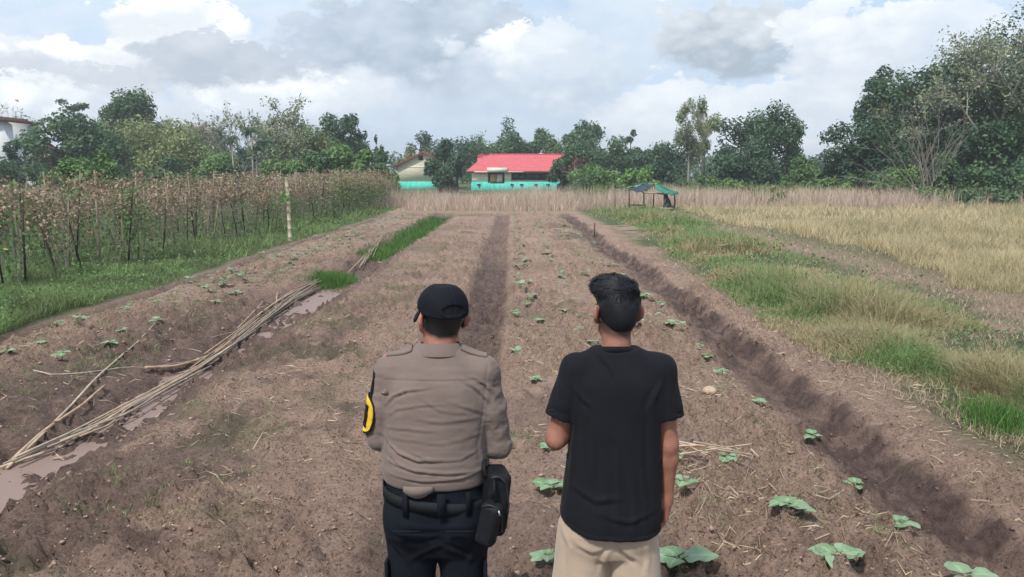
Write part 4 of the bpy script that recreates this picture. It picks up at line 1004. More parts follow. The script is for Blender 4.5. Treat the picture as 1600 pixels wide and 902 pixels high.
# canes lying in the left ditch
M_cane = [mat_simple('pale_cane', (.44, .345, .245), .65, .25, 12, .2, 40), mat_simple('grey_cane', (.33, .27, .215), .7, .3, 12, .2, 40), mat_simple('tan_cane', (.40, .28, .185), .65, .3, 12, .2, 40)]
CAN = [0]
def cane(pts, r, lab, grp=None, z0=.0, name='cane', mt=None):
    P = []
    for k, (px, py) in enumerate(pts):
        g = gnd(px, py, -.10); P.append(Vector((g[0], g[1], 0)))
    Q = []; n = 14
    for i in range(n):
        s = i/(n-1)*(len(P)-1); k = min(int(s), len(P)-2); Q.append(P[k].lerp(P[k+1], s-k))
    zz = hgt(np.array([q.x for q in Q]), np.array([q.y for q in Q]), True); z = np.maximum(zz, -.16)
    # a stiff cane: lies over the high spots
    ii = np.arange(n); zs = np.polyval(np.polyfit(ii, z, 2 if len(pts) > 3 else 1), ii); z = zs+min(.05, .6*np.max(z-zs))+z0+r*.8; r = r*.74
    o = Q[0].copy(); o.z = z[0]; m = MB()
    rr = [r*(1-.35*i/(n-1))*(1.06 if i % 4 == 1 else 1) for i in range(n)]
    m.tube([(q.x-o.x, q.y-o.y, z[i]-o.z) for i, q in enumerate(Q)], rr, 7)
    c = ob(name, m.mesh(name, mt or M_cane[CAN[0] % 3], True), None, o); CAN[0] += 1
    return tag(c, lab, 'cane', grp)
cane([(0, 722), (100, 690), (200, 628), (280, 590), (340, 555), (400, 510), (450, 480)], .016, 'longest pale cane of the bundle along the ditch, lowest at its near end')
cane([(20, 722), (120, 678), (200, 650), (260, 610), (330, 572)], .018, 'thick split cane at the near end of the ditch bundle', z0=.02)
cane([(20, 715), (70, 680), (130, 645), (165, 615)], .022, 'pair cane running up left of the ditch bundle, right one')
cane([(10, 722), (60, 690), (120, 640), (150, 612), (190, 580), (215, 560), (243, 528)], .016, 'long tapering cane branching off left of the bundle')
for k in range(6):
    o_ = (-6, -3, 2, 5, 8, 3)[k]; e_ = (0, 40, 20, 70, 120, 90)[k]
    cane([(5+e_, 726+o_-e_*.42), (100+e_*.6, 684+o_-e_*.22), (200, 634+o_*.6), (285+k*6, 588-k*3+o_*.4), (330+k*14, 562-k*9)], .011+.0012*(k % 3), ('uppermost cane of the near bundle', 'second cane of the near bundle from above', 'middle cane of the near bundle', 'lower cane of the near bundle', 'lowest cane of the near bundle, starting farther up', 'thin cane on top of the near bundle')[k], z0=.01*k)
cane([(55, 608), (85, 613), (140, 605), (200, 590), (230, 585), (290, 568), (335, 555)], .012, 'thin bowed cane lying across the muddy ditch')
cane([(228, 586), (280, 572), (335, 552), (370, 530)], .024, 'thick cane section crossing the ditch below the bundle', z0=.015)
rs2 = random.Random(9)
for k in range(16):
    s = rs2.uniform(-9, 9)*.6; t0 = rs2.uniform(0, .45); t1 = rs2.uniform(.7, 1.0)
    base = [(300, 578), (350, 545), (400, 508), (445, 474), (490, 448), (520, 436)]
    f = lambda t: (np.interp(t, np.linspace(0, 1, 6), [b[0] for b in base]), np.interp(t, np.linspace(0, 1, 6), [b[1] for b in base]))
    tilt = rs2.uniform(-7, 7)
    pts = [(f(t0+(t1-t0)*q)[0]+s+tilt*(q-.5)*.5, f(t0+(t1-t0)*q)[1]+s*.5+tilt*(q-.5)) for q in np.linspace(0, 1, 5)]
    cane(pts, rs2.uniform(.010, .016), 'dry cane in the long bundle lying along the left ditch', 'canes of the ditch bundle', z0=rs2.uniform(0, .05))
for k, (a, b, lb) in enumerate((((372, 520), (412, 490), 'short cane end sticking up left of the bundle'), ((405, 498), (420, 486), 'stubby cane end beside the bundle'), ((430, 490), (434, 472), 'tiny upright cane end in the bundle'))):
    cane([a, b], .013, lb, z0=.04)
cane([(330, 533), (360, 522), (390, 512)], .008, 'thin twig lying in the mud left of the bundle')
cane([(355, 463), (380, 463), (404, 460)], .014, 'single pale cane lying on the far left bed')
for k in range(9):
    x = 555+k*4; cane([(x-8+rs2.uniform(-4, 4), 428-k*3.2), (x+6, 412-k*3.5), (x+14+rs2.uniform(-3, 6), 400-k*3.4)], .011, 'dry cane in the small heap beyond the green tuft', 'canes beyond the green tuft', z0=.05)
cane([(1122, 404), (1145, 402), (1166, 403)], .022, 'pale bare branch lying on the right bank grass', z0=.15, name='branch')
for k, (pp, lb) in enumerate((([(1050, 748), (1090, 757), (1130, 766), (1172, 773)], 'longest pale stalk of the heap beside the black shirt'), ([(1052, 757), (1090, 766), (1140, 786)], 'stalk at the front of the heap beside the black shirt'), ([(1060, 770), (1110, 764), (1172, 757)], 'stalk crossing the heap beside the black shirt'),
        ([(1080, 772), (1130, 772), (1165, 775)], 'stalk underneath the heap beside the black shirt'), ([(1040, 752), (1075, 753), (1110, 764)], 'stalk at the back of the heap beside the black shirt'))):
    cane(pp, (.011, .010, .009, .008, .009)[k], lb, z0=.10+.004*k, name='stalk')
for k, (pp, lb) in enumerate((([(1268, 838), (1285, 825), (1303, 818)], 'bent straw stalk on the right bed, left side'), ([(1270, 841), (1292, 842), (1311, 824)], 'bent straw stalk on the right bed, right side'), ([(90, 735), (97, 745), (103, 754)], 'short white stick on the near left soil'), ([(398, 752), (406, 742), (414, 732)], 'short stick by the weeds on the near left soil'), ([(855, 500), (890, 496), (925, 494)], 'pale stalk lying across the right bed behind the bare head'), ([(690, 470), (697, 469), (704, 469)], 'tiny stick beside the cap'))):
    cane(pp, .006, lb, z0=.10, name='stalk')
# thin poles in the reeds, marker stake
for px, pt, pb, Y, lb in ((785, 303, 327, 42.8, 'thin pale pole in the reeds, left one'), (827, 305, 328, 42.6, 'thin pale pole in the reeds, leaning one in the middle'), (862, 314, 327, 42.8, 'short pale pole in the reeds'), (961, 296, 326, 43.5, 'thin grey pole in the reeds left of the shelter'), (929, 349, 364, 27.3, 'short dark marker stake beside the dark ditch')):
    t = at(px, pt, Y); b = at(px-(4 if px < 840 else 0), pb, Y); z = ht(b.x, Y); m = MB(); m.tube([(0, 0, -.1), (t.x-b.x, 0, t.z-z)], [.025, .02], 5)
    tag(ob('thin_pole', m.mesh('thin_pole', M_stake[0] if px in (929, 961) else M_stake[2]), None, (b.x, Y, z)), lb, 'pole')
# stone
def stone(px, py, r, lb, mt):
    g = gnd(px, py, .05); rs = np.random.default_rng(int(px)); import bmesh
    bm = bmesh.new(); bmesh.ops.create_icosphere(bm, subdivisions=3, radius=r)
    for v in bm.verts:
        c = v.co.normalized(); k = 1+.25*(fbm(np.array([c.x*1.5+c.z]), np.array([c.y*1.5-c.z*.7+5]), 3, 131)[0]-.5); v.co = Vector((c.x*1.15, c.y, c.z*.8))*r*k
    for f in bm.faces: f.smooth = True
    me = bpy.data.meshes.new('stone'); bm.to_mesh(me); me.materials.append(mt); tag(ob('stone', me, None, (g[0], g[1], ht(*g)+r*.45)), lb, 'stone')
stone(1108, 619, .055, 'round tan stone on the right bed', mat_simple('tan_stone', (.42, .31, .22), .85, .25, 20, .5, 60))
stone(22, 768, .03, 'small white stone at the near left edge', mat_simple('white_stone', (.65, .6, .56), .85, .15, 20, .5, 60))

# ------------------------------------------------------------------ aubergine seedlings
def leafmat2():
    m, nt, b = nodes('aubergine_leaf'); N = nt.nodes; L = nt.links
    a = N.new('ShaderNodeVertexColor'); a.layer_name = 'tint'; sp = N.new('ShaderNodeSeparateColor'); L.new(a.outputs[0], sp.inputs[0])
    oi = N.new('ShaderNodeObjectInfo'); r = N.new('ShaderNodeValToRGB'); e = r.color_ramp.elements
    e[0].color = (.135, .235, .095, 1); e[1].color = (.245, .345, .205, 1); L.new(oi.outputs['Random'], r.inputs[0])
    tc = N.new('ShaderNodeTexCoord'); n = N.new('ShaderNodeTexNoise'); n.inputs['Scale'].default_value = 40; L.new(tc.outputs['Object'], n.inputs['Vector'])
    mx = N.new('ShaderNodeMix'); mx.data_type = 'RGBA'; mx.blend_type = 'MULTIPLY'; mx.inputs[0].default_value = 1; L.new(r.outputs[0], mx.inputs[6])
    r2 = N.new('ShaderNodeValToRGB'); r2.color_ramp.elements[0].color = (.72, .72, .72, 1); r2.color_ramp.elements[1].color = (1.15, 1.15, 1.15, 1); L.new(n.outputs[0], r2.inputs[0]); L.new(r2.outputs[0], mx.inputs[7])
    vein = N.new('ShaderNodeMix'); vein.data_type = 'RGBA'; L.new(sp.outputs[0], vein.inputs[0]); L.new(mx.outputs[2], vein.inputs[6]); vein.inputs[7].default_value = (.30, .42, .27, 1)
    L.new(vein.outputs[2], b.inputs['Base Color']); b.inputs['Roughness'].default_value = .6; b.inputs['Specular IOR Level'].default_value = .3
    t = N.new('ShaderNodeBsdfTranslucent'); L.new(vein.outputs[2], t.inputs[0]); ms = N.new('ShaderNodeMixShader'); ms.inputs[0].default_value = .18
    L.new(b.outputs[0], ms.inputs[1]); L.new(t.outputs[0], ms.inputs[2]); L.new(ms.outputs[0], N['Material Output'].inputs[0]); return m
M_aub = leafmat2(); M_stem = mat_simple('seedling_stem', (.17, .22, .12), .6, .2, 20)
def aub_leaf(rs, L_, W_, a, e, droop, z0):
    nu, nv = 11, 9; V = []; F = []; t = []
    for i in range(nu):
        s = i/(nu-1); w = W_*(math.sin(math.pi*min(1, s**.62*.97+.03))**.75)*(1+.10*math.sin(s*15+a*3))
        if i == 0: w = .003
        for j in range(nv):
            q = (j/(nv-1)-.5)*2; r = L_*(.16+s*.9); z = r*math.sin(e)-droop*L_*s*s+.07*abs(q)*w+.05*L_*math.sin(s*9+q*3+a)*abs(q)*.6
            x = r*math.cos(e); y = q*w
            V.append((x*math.cos(a)-y*math.sin(a), x*math.sin(a)+y*math.cos(a), z0+z))
            t.append(.9 if j == nv//2 else (.35 if (abs(q) > .05 and abs(((s*6+abs(q)*-1.6) % 1)-.5) < .13) else 0))
    for i in range(nu-1):
        for j in range(nv-1): F.append((i*nv+j, (i+1)*nv+j, (i+1)*nv+j+1, i*nv+j+1))
    return mesh_np('leaf', V, np.array(F), M_aub, True, {'tint': np.array(t, float)})
def seed_variant(k):
    rs = np.random.default_rng(500+k); n = (4, 5, 6, 4, 5, 3, 6, 5)[k]; m = MB(); h = rs.uniform(.06, .10)
    m.tube([(0, 0, -.02), (.004, 0, h)], [.006, .004], 6); L = []
    for j in range(n):
        a = 6.28*j/n+rs.uniform(-.4, .4); e = rs.uniform(.05, .55); l = rs.uniform(.085, .16)*(1 if j else .6); z0 = h*rs.uniform(.6, 1)
        m.tube([(0, 0, z0), (.25*l*math.cos(a)*math.cos(e), .25*l*math.sin(a)*math.cos(e), z0+.25*l*math.sin(e)+.002)], [.003, .0025], 5, cap=False)
        L.append(aub_leaf(rs, l, l*rs.uniform(.34, .45), a, e, rs.uniform(.10, .42), z0))
    st = m.mesh('stem', M_stem, True); return st, L
SV = [seed_variant(k) for k in range(8)]
def join_small(k):
    st, L = SV[k]; V = []; F = []; n = 0
    for me in L:
        a = np.zeros(len(me.vertices)*3, np.float32); me.vertices.foreach_get('co', a); a = a.reshape(11, 9, 3)[::5][:, ::4]; V.append(a.reshape(-1, 3))
        for i in range(2):
            for j in range(2): F.append((n+i*3+j, n+(i+1)*3+j, n+(i+1)*3+j+1, n+i*3+j+1))
        n += 9
    return mesh_np('seedling', np.concatenate(V), np.array(F), M_aub, True, {'tint': np.zeros(n)})
SMALL = [join_small(k) for k in range(8)]
rs = np.random.default_rng(21)
def seedling(x, y, s, lab, grp, k=None):
    k = int(rs.integers(0, 8)) if k is None else k; z = ht(x, y)
    if y < 13:
        r = empty('seedling', (x, y, z), rs.uniform(0, 6.28), lab, 'seedling', grp); r.scale = (s, s, s)
        ob('stem', SV[k][0], r)
        for me in SV[k][1]: ob('leaf', me, r)
    else:
        r = tag(ob('seedling', SMALL[k], None, (x, y, z+.01), rs.uniform(0, 6.28)), lab, 'seedling', grp); s *= 1.1; r.scale = (s, s, s)
NEAR = [(1305, 888, 1.45, 2, 'large aubergine seedling at the bottom edge right of the beige shorts'), (1510, 893, 1.2, 5, 'two leaved aubergine seedling at the bottom right corner'), (1060, 893, 1.5, 4, 'large aubergine seedling beside the beige shorts'), (1410, 808, 1.0, 0, 'pale leaved aubergine seedling on the right bed edge, nearest one above the corner'),
        (1228, 802, 1.25, 2, 'spread leaved aubergine seedling right of the stalk heap'), (1338, 735, .85, 3, 'upright aubergine seedling with two broad leaves near the bed edge'), (1136, 712, .85, 1, 'low aubergine seedling above the stalk heap'), (1132, 652, 1.05, 6, 'aubergine seedling below the tan stone'), (1272, 668, .8, 5, 'small aubergine seedling at the dark ditch edge'),
        (1187, 624, .75, 0, 'aubergine seedling right of the tan stone'), (1129, 580, .7, 1, 'aubergine seedling up the bed from the tan stone'), (862, 772, 1.3, 4, 'aubergine seedling between the two people, nearest one'), (838, 597, .85, 2, 'aubergine seedling between the two people, left of the black sleeve'), (1070, 775, .8, 3, 'aubergine seedling touching the stalk heap'), (858, 702, .7, 0, 'half hidden seedling by the bent elbow'), (1062, 722, .6, 5, 'half hidden seedling right of the bare forearm'), (1106, 549, .7, 3, 'aubergine seedling at the ditch edge behind the black sleeve'), (855, 875, .8, 1, 'seedling at the foot of the beige shorts')]
for px, py, s, k, lb in NEAR: g = gnd(px, py, .06); seedling(g[0], g[1], s*.9, lb, 'aubergine seedlings on the right bed', k)
for cx, y0 in ((.18, 8.4), (.95, 8.0), (1.62, 8.6), (2.12, 8.9)):
    y = y0
    while y < 40:
        seedling(cx+rs.normal()*.12, y, rs.uniform(.6, .95)*(1.15 if y > 12 else 1), 'aubergine seedling farther up the right bed', 'aubergine seedlings farther up the right bed'); y += rs.uniform(.55, 1.0)
for cx, y0 in ((-6.15, 8.3), (-5.5, 7.6), (-4.75, 8.0), (-5.1, 12)):
    y = y0
    while y < 40:
        seedling(cx+rs.normal()*.16, y, rs.uniform(.65, 1.05), 'aubergine seedling on the left bed beside the verge', 'aubergine seedlings on the left bed'); y += rs.uniform(.5, .9)
# ------------------------------------------------------------------ people (signed distance bodies turned into one skin)
class Field:
    def __init__(s, lo, hi, h):
        s.lo = np.array(lo, float); s.h = h; s.n = np.ceil((np.array(hi)-s.lo)/h).astype(int)+1
        s.ax = [s.lo[i]+h*np.arange(s.n[i]) for i in range(3)]; s.F = np.full(s.n, .5, np.float32)
    def _sl(s, a, b, m):
        i0 = np.clip(np.floor((np.array(a)-m-s.lo)/s.h).astype(int), 0, s.n-1); i1 = np.clip(np.ceil((np.array(b)+m-s.lo)/s.h).astype(int)+1, 1, s.n)
        sl = tuple(slice(i0[k], i1[k]) for k in range(3))
        return sl, s.ax[0][sl[0]][:, None, None], s.ax[1][sl[1]][None, :, None], s.ax[2][sl[2]][None, None, :]
    def put(s, sl, d, k, sub=False):
        A = s.F[sl]
        if sub: d = -d; hh = np.clip(.5-.5*(A-d)/k, 0, 1); s.F[sl] = A+(d-A)*hh+k*hh*(1-hh); return
        hh = np.clip(.5+.5*(A-d)/k, 0, 1); s.F[sl] = A+(d-A)*hh-k*hh*(1-hh)
    def cone(s, a, b, ra, rb, k=.02, sub=False, flat=None):
        a = np.array(a, float); b = np.array(b, float); r = max(ra, rb)
        sl, x, y, z = s._sl(np.minimum(a, b)-r, np.maximum(a, b)+r, .08); v = b-a; L = v@v+1e-12
        t = np.clip(((x-a[0])*v[0]+(y-a[1])*v[1]+(z-a[2])*v[2])/L, 0, 1)
        d = np.sqrt((x-a[0]-t*v[0])**2+(y-a[1]-t*v[1])**2+(z-a[2]-t*v[2])**2)-(ra+(rb-ra)*t)
        s.put(sl, d, k, sub)
    def ell(s, c, r, k=.02, rot=None, sub=False):
        c = np.array(c, float); r = np.array(r, float); m = r.max(); sl, x, y, z = s._sl(c-m, c+m, .06); X, Y, Z = x-c[0], y-c[1], z-c[2]
        if rot is not None:
            Q = np.array(rot.to_matrix()).T if hasattr(rot, 'to_matrix') else np.array(rot)
            X, Y, Z = Q[0, 0]*X+Q[0, 1]*Y+Q[0, 2]*Z, Q[1, 0]*X+Q[1, 1]*Y+Q[1, 2]*Z, Q[2, 0]*X+Q[2, 1]*Y+Q[2, 2]*Z
        k0 = np.sqrt((X/r[0])**2+(Y/r[1])**2+(Z/r[2])**2); k1 = np.sqrt((X/r[0]**2)**2+(Y/r[1]**2)**2+(Z/r[2]**2)**2)+1e-9
        s.put(sl, k0*(k0-1)/k1, k, sub)
    def loft(s, prof, k=.02, n=2.3, cap=.012):
        p = np.array(sorted(prof)); zs = p[:, 0]; mx = max(p[:, 2].max(), p[:, 4].max())+.05
        sl, x, y, z = s._sl((p[:, 1].min()-mx, p[:, 3].min()-mx, zs[0]), (p[:, 1].max()+mx, p[:, 3].max()+mx, zs[-1]), .06)
        zz = z.ravel(); zf = np.arange(zs[0]-.1, zs[-1]+.1, .002); kn = np.exp(-.5*(np.arange(-25, 26)*.002/.016)**2); kn /= kn.sum()
        I = [np.interp(zz, zf, np.convolve(np.pad(np.interp(zf, zs, p[:, j]), 25, 'edge'), kn, 'valid'))[None, None, :] for j in range(1, 5)]
        cx, a, cy, b = I; m = ((np.abs(x-cx)/a)**n+(np.abs(y-cy)/b)**n)**(1/n); d = (m-1)*np.minimum(a, b)*1.0
        dz = np.maximum(zs[0]+cap-z, z-zs[-1]+cap); d = np.minimum(np.maximum(d+cap, dz), 0)+np.sqrt(np.maximum(d+cap, 0)**2+np.maximum(dz, 0)**2)-cap
        s.put(sl, d, k)
    def nets(s, smooth=1):
        F = s.F; ins = F < 0; n = s.n
        c = [F[i:n[0]-1+i, j:n[1]-1+j, k:n[2]-1+k] for i in (0, 1) for j in (0, 1) for k in (0, 1)]
        cnt = sum((q < 0).astype(np.int8) for q in c); act = (cnt > 0) & (cnt < 8); idx = np.argwhere(act)
        vals = np.stack([q[act] for q in c], 1); off = np.array([(i, j, k) for i in (0, 1) for j in (0, 1) for k in (0, 1)], float)
        S = np.zeros((len(idx), 3)); W = np.zeros(len(idx))
        for a in range(8):
            for b in range(a+1, 8):
                if np.abs(off[a]-off[b]).sum() != 1: continue
                va, vb = vals[:, a], vals[:, b]; cr = (va < 0) != (vb < 0); t = np.where(cr, va/np.where(cr, va-vb, 1), 0)
                S += np.where(cr[:, None], off[a]+(off[b]-off[a])*t[:, None], 0); W += cr
        V = s.lo+(idx+S/W[:, None])*s.h
        vid = np.full(n-1, -1, np.int64); vid[act] = np.arange(len(idx)); Q = []
        for ax in range(3):
            o = [1, 1, 1]; o[ax] = 0
            A = F[tuple(slice(o[k], n[k]-1) for k in range(3))] < 0
            B_ = F[tuple(slice(o[k]+(1 if k == ax else 0), n[k]-1+(1 if k == ax else 0)) for k in range(3))] < 0
            e = np.argwhere(A != B_)+np.array(o); sgn = A[A != B_]
            u, v = (ax+1) % 3, (ax+2) % 3; du = np.zeros(3, int); dv = np.zeros(3, int); du[u] = 1; dv[v] = 1
            g = lambda q: vid[q[:, 0], q[:, 1], q[:, 2]]
            q = np.stack([g(e-du-dv), g(e-dv), g(e), g(e-du)], 1); q[~sgn] = q[~sgn][:, ::-1]; Q.append(q)
        Q = np.concatenate(Q); Q = Q[(Q >= 0).all(1)]
        for _ in range(smooth): V = lap(V, Q, .5)
        return V, Q
def lap(V, Q, f):
    A = np.zeros_like(V); C = np.zeros(len(V))
    for i in range(4):
        a, b = Q[:, i], Q[:, (i+1) % 4]
        for x, y in ((a, b), (b, a)): np.add.at(A, x, V[y]); np.add.at(C, x, 1)
    return V+f*(A/np.maximum(C, 1)[:, None]-V)
def vnormals(V, Q):
    n = np.cross(V[Q[:, 2]]-V[Q[:, 0]], V[Q[:, 3]]-V[Q[:, 1]]); N_ = np.zeros_like(V)
    for i in range(4): np.add.at(N_, Q[:, i], n)
    return N_/(np.linalg.norm(N_, axis=1)[:, None]+1e-12)
def folds(V, Q, lines, side=-1):
    """raise cloth folds along polylines given in (x,z); side -1: back, +1: front, 0: all round"""
    N_ = vnormals(V, Q); D = np.zeros(len(V))
    for pts, amp, w in lines:
        best = np.full(len(V), 9.); tt = np.zeros(len(V)); sg = np.zeros(len(V)); n = len(pts)-1
        for i in range(n):
            a = np.array(pts[i]); b = np.array(pts[i+1]); v = b-a; r = V[:, [0, 2]]-a; t = np.clip(r@v/(v@v), 0, 1); d_ = r-t[:, None]*v; d = np.linalg.norm(d_, axis=1)
            s_ = (v[0]*r[:, 1]-v[1]*r[:, 0])/np.linalg.norm(v); m = d < best; best = np.where(m, d, best); tt = np.where(m, (i+t)/n, tt); sg = np.where(m, s_, sg)
        env = np.sin(np.pi*np.clip(tt, .06, .94))**.7
        D += env*amp*(np.exp(-(sg/w)**2)-.75*np.exp(-((sg+w*1.7)/w)**2))*np.exp(-np.maximum(best-np.abs(sg), 0)/w*1.0)*(best < 5*w)
    k = 1.0 if side == 0 else sstep(-.1, .35, side*N_[:, 1])
    return V+N_*(D*k)[:, None]
def crumple(V, Q, amp, f, s=0):
    N_ = vnormals(V, Q); f = np.array(f)
    n = fbm(V[:, 0]*f[0]+V[:, 1]*f[1]*.8+7, V[:, 2]*f[2]+V[:, 1]*f[1]*.35, 3, 141+s); r = 1-np.abs(n-.5)*5
    return V+N_*(amp*np.clip(r, -.4, 1))[:, None]
def skin_mat(name, c, tints=()):
    m, nt, b = nodes(name); N = nt.nodes; L = nt.links; tc = N.new('ShaderNodeTexCoord'); n = N.new('ShaderNodeTexNoise'); n.inputs['Scale'].default_value = 26; n.inputs['Detail'].default_value = 6
    L.new(tc.outputs['Object'], n.inputs['Vector']); r = N.new('ShaderNodeValToRGB'); r.color_ramp.elements[0].position = .3; r.color_ramp.elements[1].position = .72
    r.color_ramp.elements[0].color = (c[0]*.8, c[1]*.76, c[2]*.74, 1); r.color_ramp.elements[1].color = (c[0]*1.12, c[1]*1.1, c[2]*1.1, 1)
    L.new(n.outputs[0], r.inputs[0]); 
    a = N.new('ShaderNodeVertexColor'); a.layer_name = 'stubble'; sp = N.new('ShaderNodeSeparateColor'); L.new(a.outputs[0], sp.inputs[0])
    n3 = N.new('ShaderNodeTexNoise'); n3.inputs['Scale'].default_value = 420; L.new(tc.outputs['Object'], n3.inputs['Vector'])
    mm = N.new('ShaderNodeMath'); mm.operation = 'MULTIPLY_ADD'; mm.inputs[1].default_value = .5; mm.use_clamp = True; L.new(n3.outputs[0], mm.inputs[0]); 
    m2 = N.new('ShaderNodeMath'); m2.operation = 'MULTIPLY'; m2.use_clamp = True; L.new(sp.outputs[0], m2.inputs[0]); mm.inputs[2].default_value = .62; L.new(mm.outputs[0], m2.inputs[1])
    mx = N.new('ShaderNodeMix'); mx.data_type = 'RGBA'; L.new(m2.outputs[0], mx.inputs[0]); L.new(r.outputs[0], mx.inputs[6]); mx.inputs[7].default_value = (.005, .005, .006, 1)
    L.new(mx.outputs[2], b.inputs['Base Color']); b.inputs['Roughness'].default_value = .55; b.inputs['Subsurface Weight'].default_value = .12; b.inputs['Subsurface Radius'].default_value = (.02, .008, .004); b.inputs['Subsurface Scale'].default_value = .3
    n2 = N.new('ShaderNodeTexNoise'); n2.inputs['Scale'].default_value = 190; L.new(tc.outputs['Object'], n2.inputs['Vector']); bp = N.new('ShaderNodeBump'); bp.inputs['Strength'].default_value = .18; bp.inputs['Distance'].default_value = .003
    L.new(n2.outputs[0], bp.inputs['Height']); L.new(bp.outputs[0], b.inputs['Normal']); return m
def cloth_mat(name, c, var=.12, weave=900, rough=.9, sheen=.2, bump=.25):
    m, nt, b = nodes(name); N = nt.nodes; L = nt.links; tc = N.new('ShaderNodeTexCoord'); n = N.new('ShaderNodeTexNoise'); n.inputs['Scale'].default_value = 9; n.inputs['Detail'].default_value = 7
    L.new(tc.outputs['Object'], n.inputs['Vector']); r = N.new('ShaderNodeValToRGB'); r.color_ramp.elements[0].position = .3; r.color_ramp.elements[1].position = .7
    r.color_ramp.elements[0].color = (*[v*(1-var) for v in c], 1); r.color_ramp.elements[1].color = (*[v*(1+var) for v in c], 1); L.new(n.outputs[0], r.inputs[0]); L.new(r.outputs[0], b.inputs['Base Color'])
    b.inputs['Roughness'].default_value = rough; b.inputs['Specular IOR Level'].default_value = .15; b.inputs['Sheen Weight'].default_value = sheen; b.inputs['Sheen Roughness'].default_value = .5
    w = N.new('ShaderNodeTexNoise'); w.inputs['Scale'].default_value = weave; L.new(tc.outputs['Object'], w.inputs['Vector']); bp = N.new('ShaderNodeBump'); bp.inputs['Strength'].default_value = bump; bp.inputs['Distance'].default_value = .002
    L.new(w.outputs[0], bp.inputs['Height']); L.new(bp.outputs[0], b.inputs['Normal']); return m
def skin_obj(name, VQ, mat, root, stub=None):
    V, Q = VQ; return ob(name, mesh_np(name, V, Q, mat, True, {'stubble': stub(V)} if stub else None), root)

def head_prims(F, c, yaw, s=1.0):
    """skull, jaw, nose, ears, lips, eyes on a head centred at c, turned by yaw"""
    cy, sy = math.cos(yaw), math.sin(yaw); c = np.array(c)
    def W(x, y, z): return c+np.array([x*cy-y*sy, x*sy+y*cy, z])*s
    rot = np.array([[cy, sy, 0], [-sy, cy, 0], [0, 0, 1]])
    F.ell(W(0, -.012, .028), np.array((.074, .092, .088))*s, .02, rot)
    F.ell(W(0, .03, -.035), np.array((.060, .066, .078))*s, .03, rot)
    F.ell(W(0, .066, -.092), np.array((.026, .022, .018))*s, .025, rot)          # chin
    F.cone(W(-.052, .01, -.07), W(-.02, .07, -.094), .015*s, .014*s, .025); F.cone(W(.052, .01, -.07), W(.02, .07, -.094), .015*s, .014*s, .025)
    F.cone(W(0, .092, .012), W(0, .112, -.026), .008*s, .013*s, .012)            # nose
    for q in (-1, 1):
        F.ell(W(q*.012, .102, -.031), np.array((.008, .010, .007))*s, .008, rot)
        F.ell(W(q*.031, .083, .010), np.array((.017, .012, .011))*s, .012, rot, True)   # eye sockets
        F.ell(W(q*.031, .078, .009), np.array((.0125, .0125, .0115))*s, .003, rot)        # eyeballs
        F.cone(W(q*.014, .092, .027), W(q*.046, .080, .027), .007*s, .006*s, .012)       # brow
        F.ell(W(q*.040, .062, -.025), np.array((.022, .02, .018))*s, .03, rot)            # cheek
        # ear
        er = np.array([[math.cos(yaw+q*.62), math.sin(yaw+q*.62), 0], [-math.sin(yaw+q*.62), math.cos(yaw+q*.62), 0], [0, 0, 1]])
        F.ell(W(q*.085, -.012, -.004), np.array((.0095, .022, .035))*s, .006, er)
        F.ell(W(q*.079, -.004, -.033), np.array((.008, .011, .013))*s, .008, er)
        F.ell(W(q*.096, -.006, .004), np.array((.006, .011, .019))*s, .005, er, True)
    F.ell(W(0, .089, -.054), np.array((.022, .012, .0055))*s, .006, rot); F.ell(W(0, .087, -.064), np.array((.019, .012, .006))*s, .006, rot)
    return W
def hand_prims(F, w, d, side, palm_n, curl=.5, s=1.0):
    """open relaxed hand: w wrist, d direction of the palm, side: direction of the thumb"""
    w = np.array(w, float); d = np.array(d, float); d /= np.linalg.norm(d); t = np.array(side, float); t -= d*(t@d); t /= np.linalg.norm(t); p = np.cross(t, d); p *= np.sign(p@np.array(palm_n)) or 1
    F.cone(w, w+d*.03*s, .024*s, .026*s, .02)
    for o in (-.024, -.008, .008, .024): F.cone(w+d*.02*s+t*o*.7*s, w+d*.085*s+t*o*s, .0145*s, .0115*s, .012)
    for o, L_ in ((.027, .068), (.0095, .078), (-.009, .072), (-.026, .056)):
        a = w+d*.085*s+t*o*s; cu = curl*(1.1-o*4); dd = d.copy(); r = .0092*s
        for seg, fr in enumerate((.45, .32, .25)):
            dd = dd*math.cos(cu*.55)+p*math.sin(cu*.55); dd /= np.linalg.norm(dd); b = a+dd*L_*fr*s; F.cone(a, b, r, r*.88, .0035); a = b; r *= .9
    a = w+d*.025*s+t*.022*s; b = a+(d*.5+t*.75+p*.25)*.042*s; F.cone(a, b, .0145*s, .011*s, .012); c2 = b+(d*.9+t*.15+p*.3)*.030*s; F.cone(b, c2, .0108*s, .0098*s, .004); F.cone(c2, c2+(d*.95+p*.25)*.024*s, .0098*s, .0082*s, .004)

SK1 = skin_mat('tan_skin', (.35, .158, .108)); SK2 = skin_mat('brown_skin', (.30, .135, .090))
BLK = cloth_mat('black_hair', (.010, .011, .014), .2, 300, .58, 0); BLK.node_tree.nodes['Principled BSDF'].inputs['Specular IOR Level'].default_value = .28

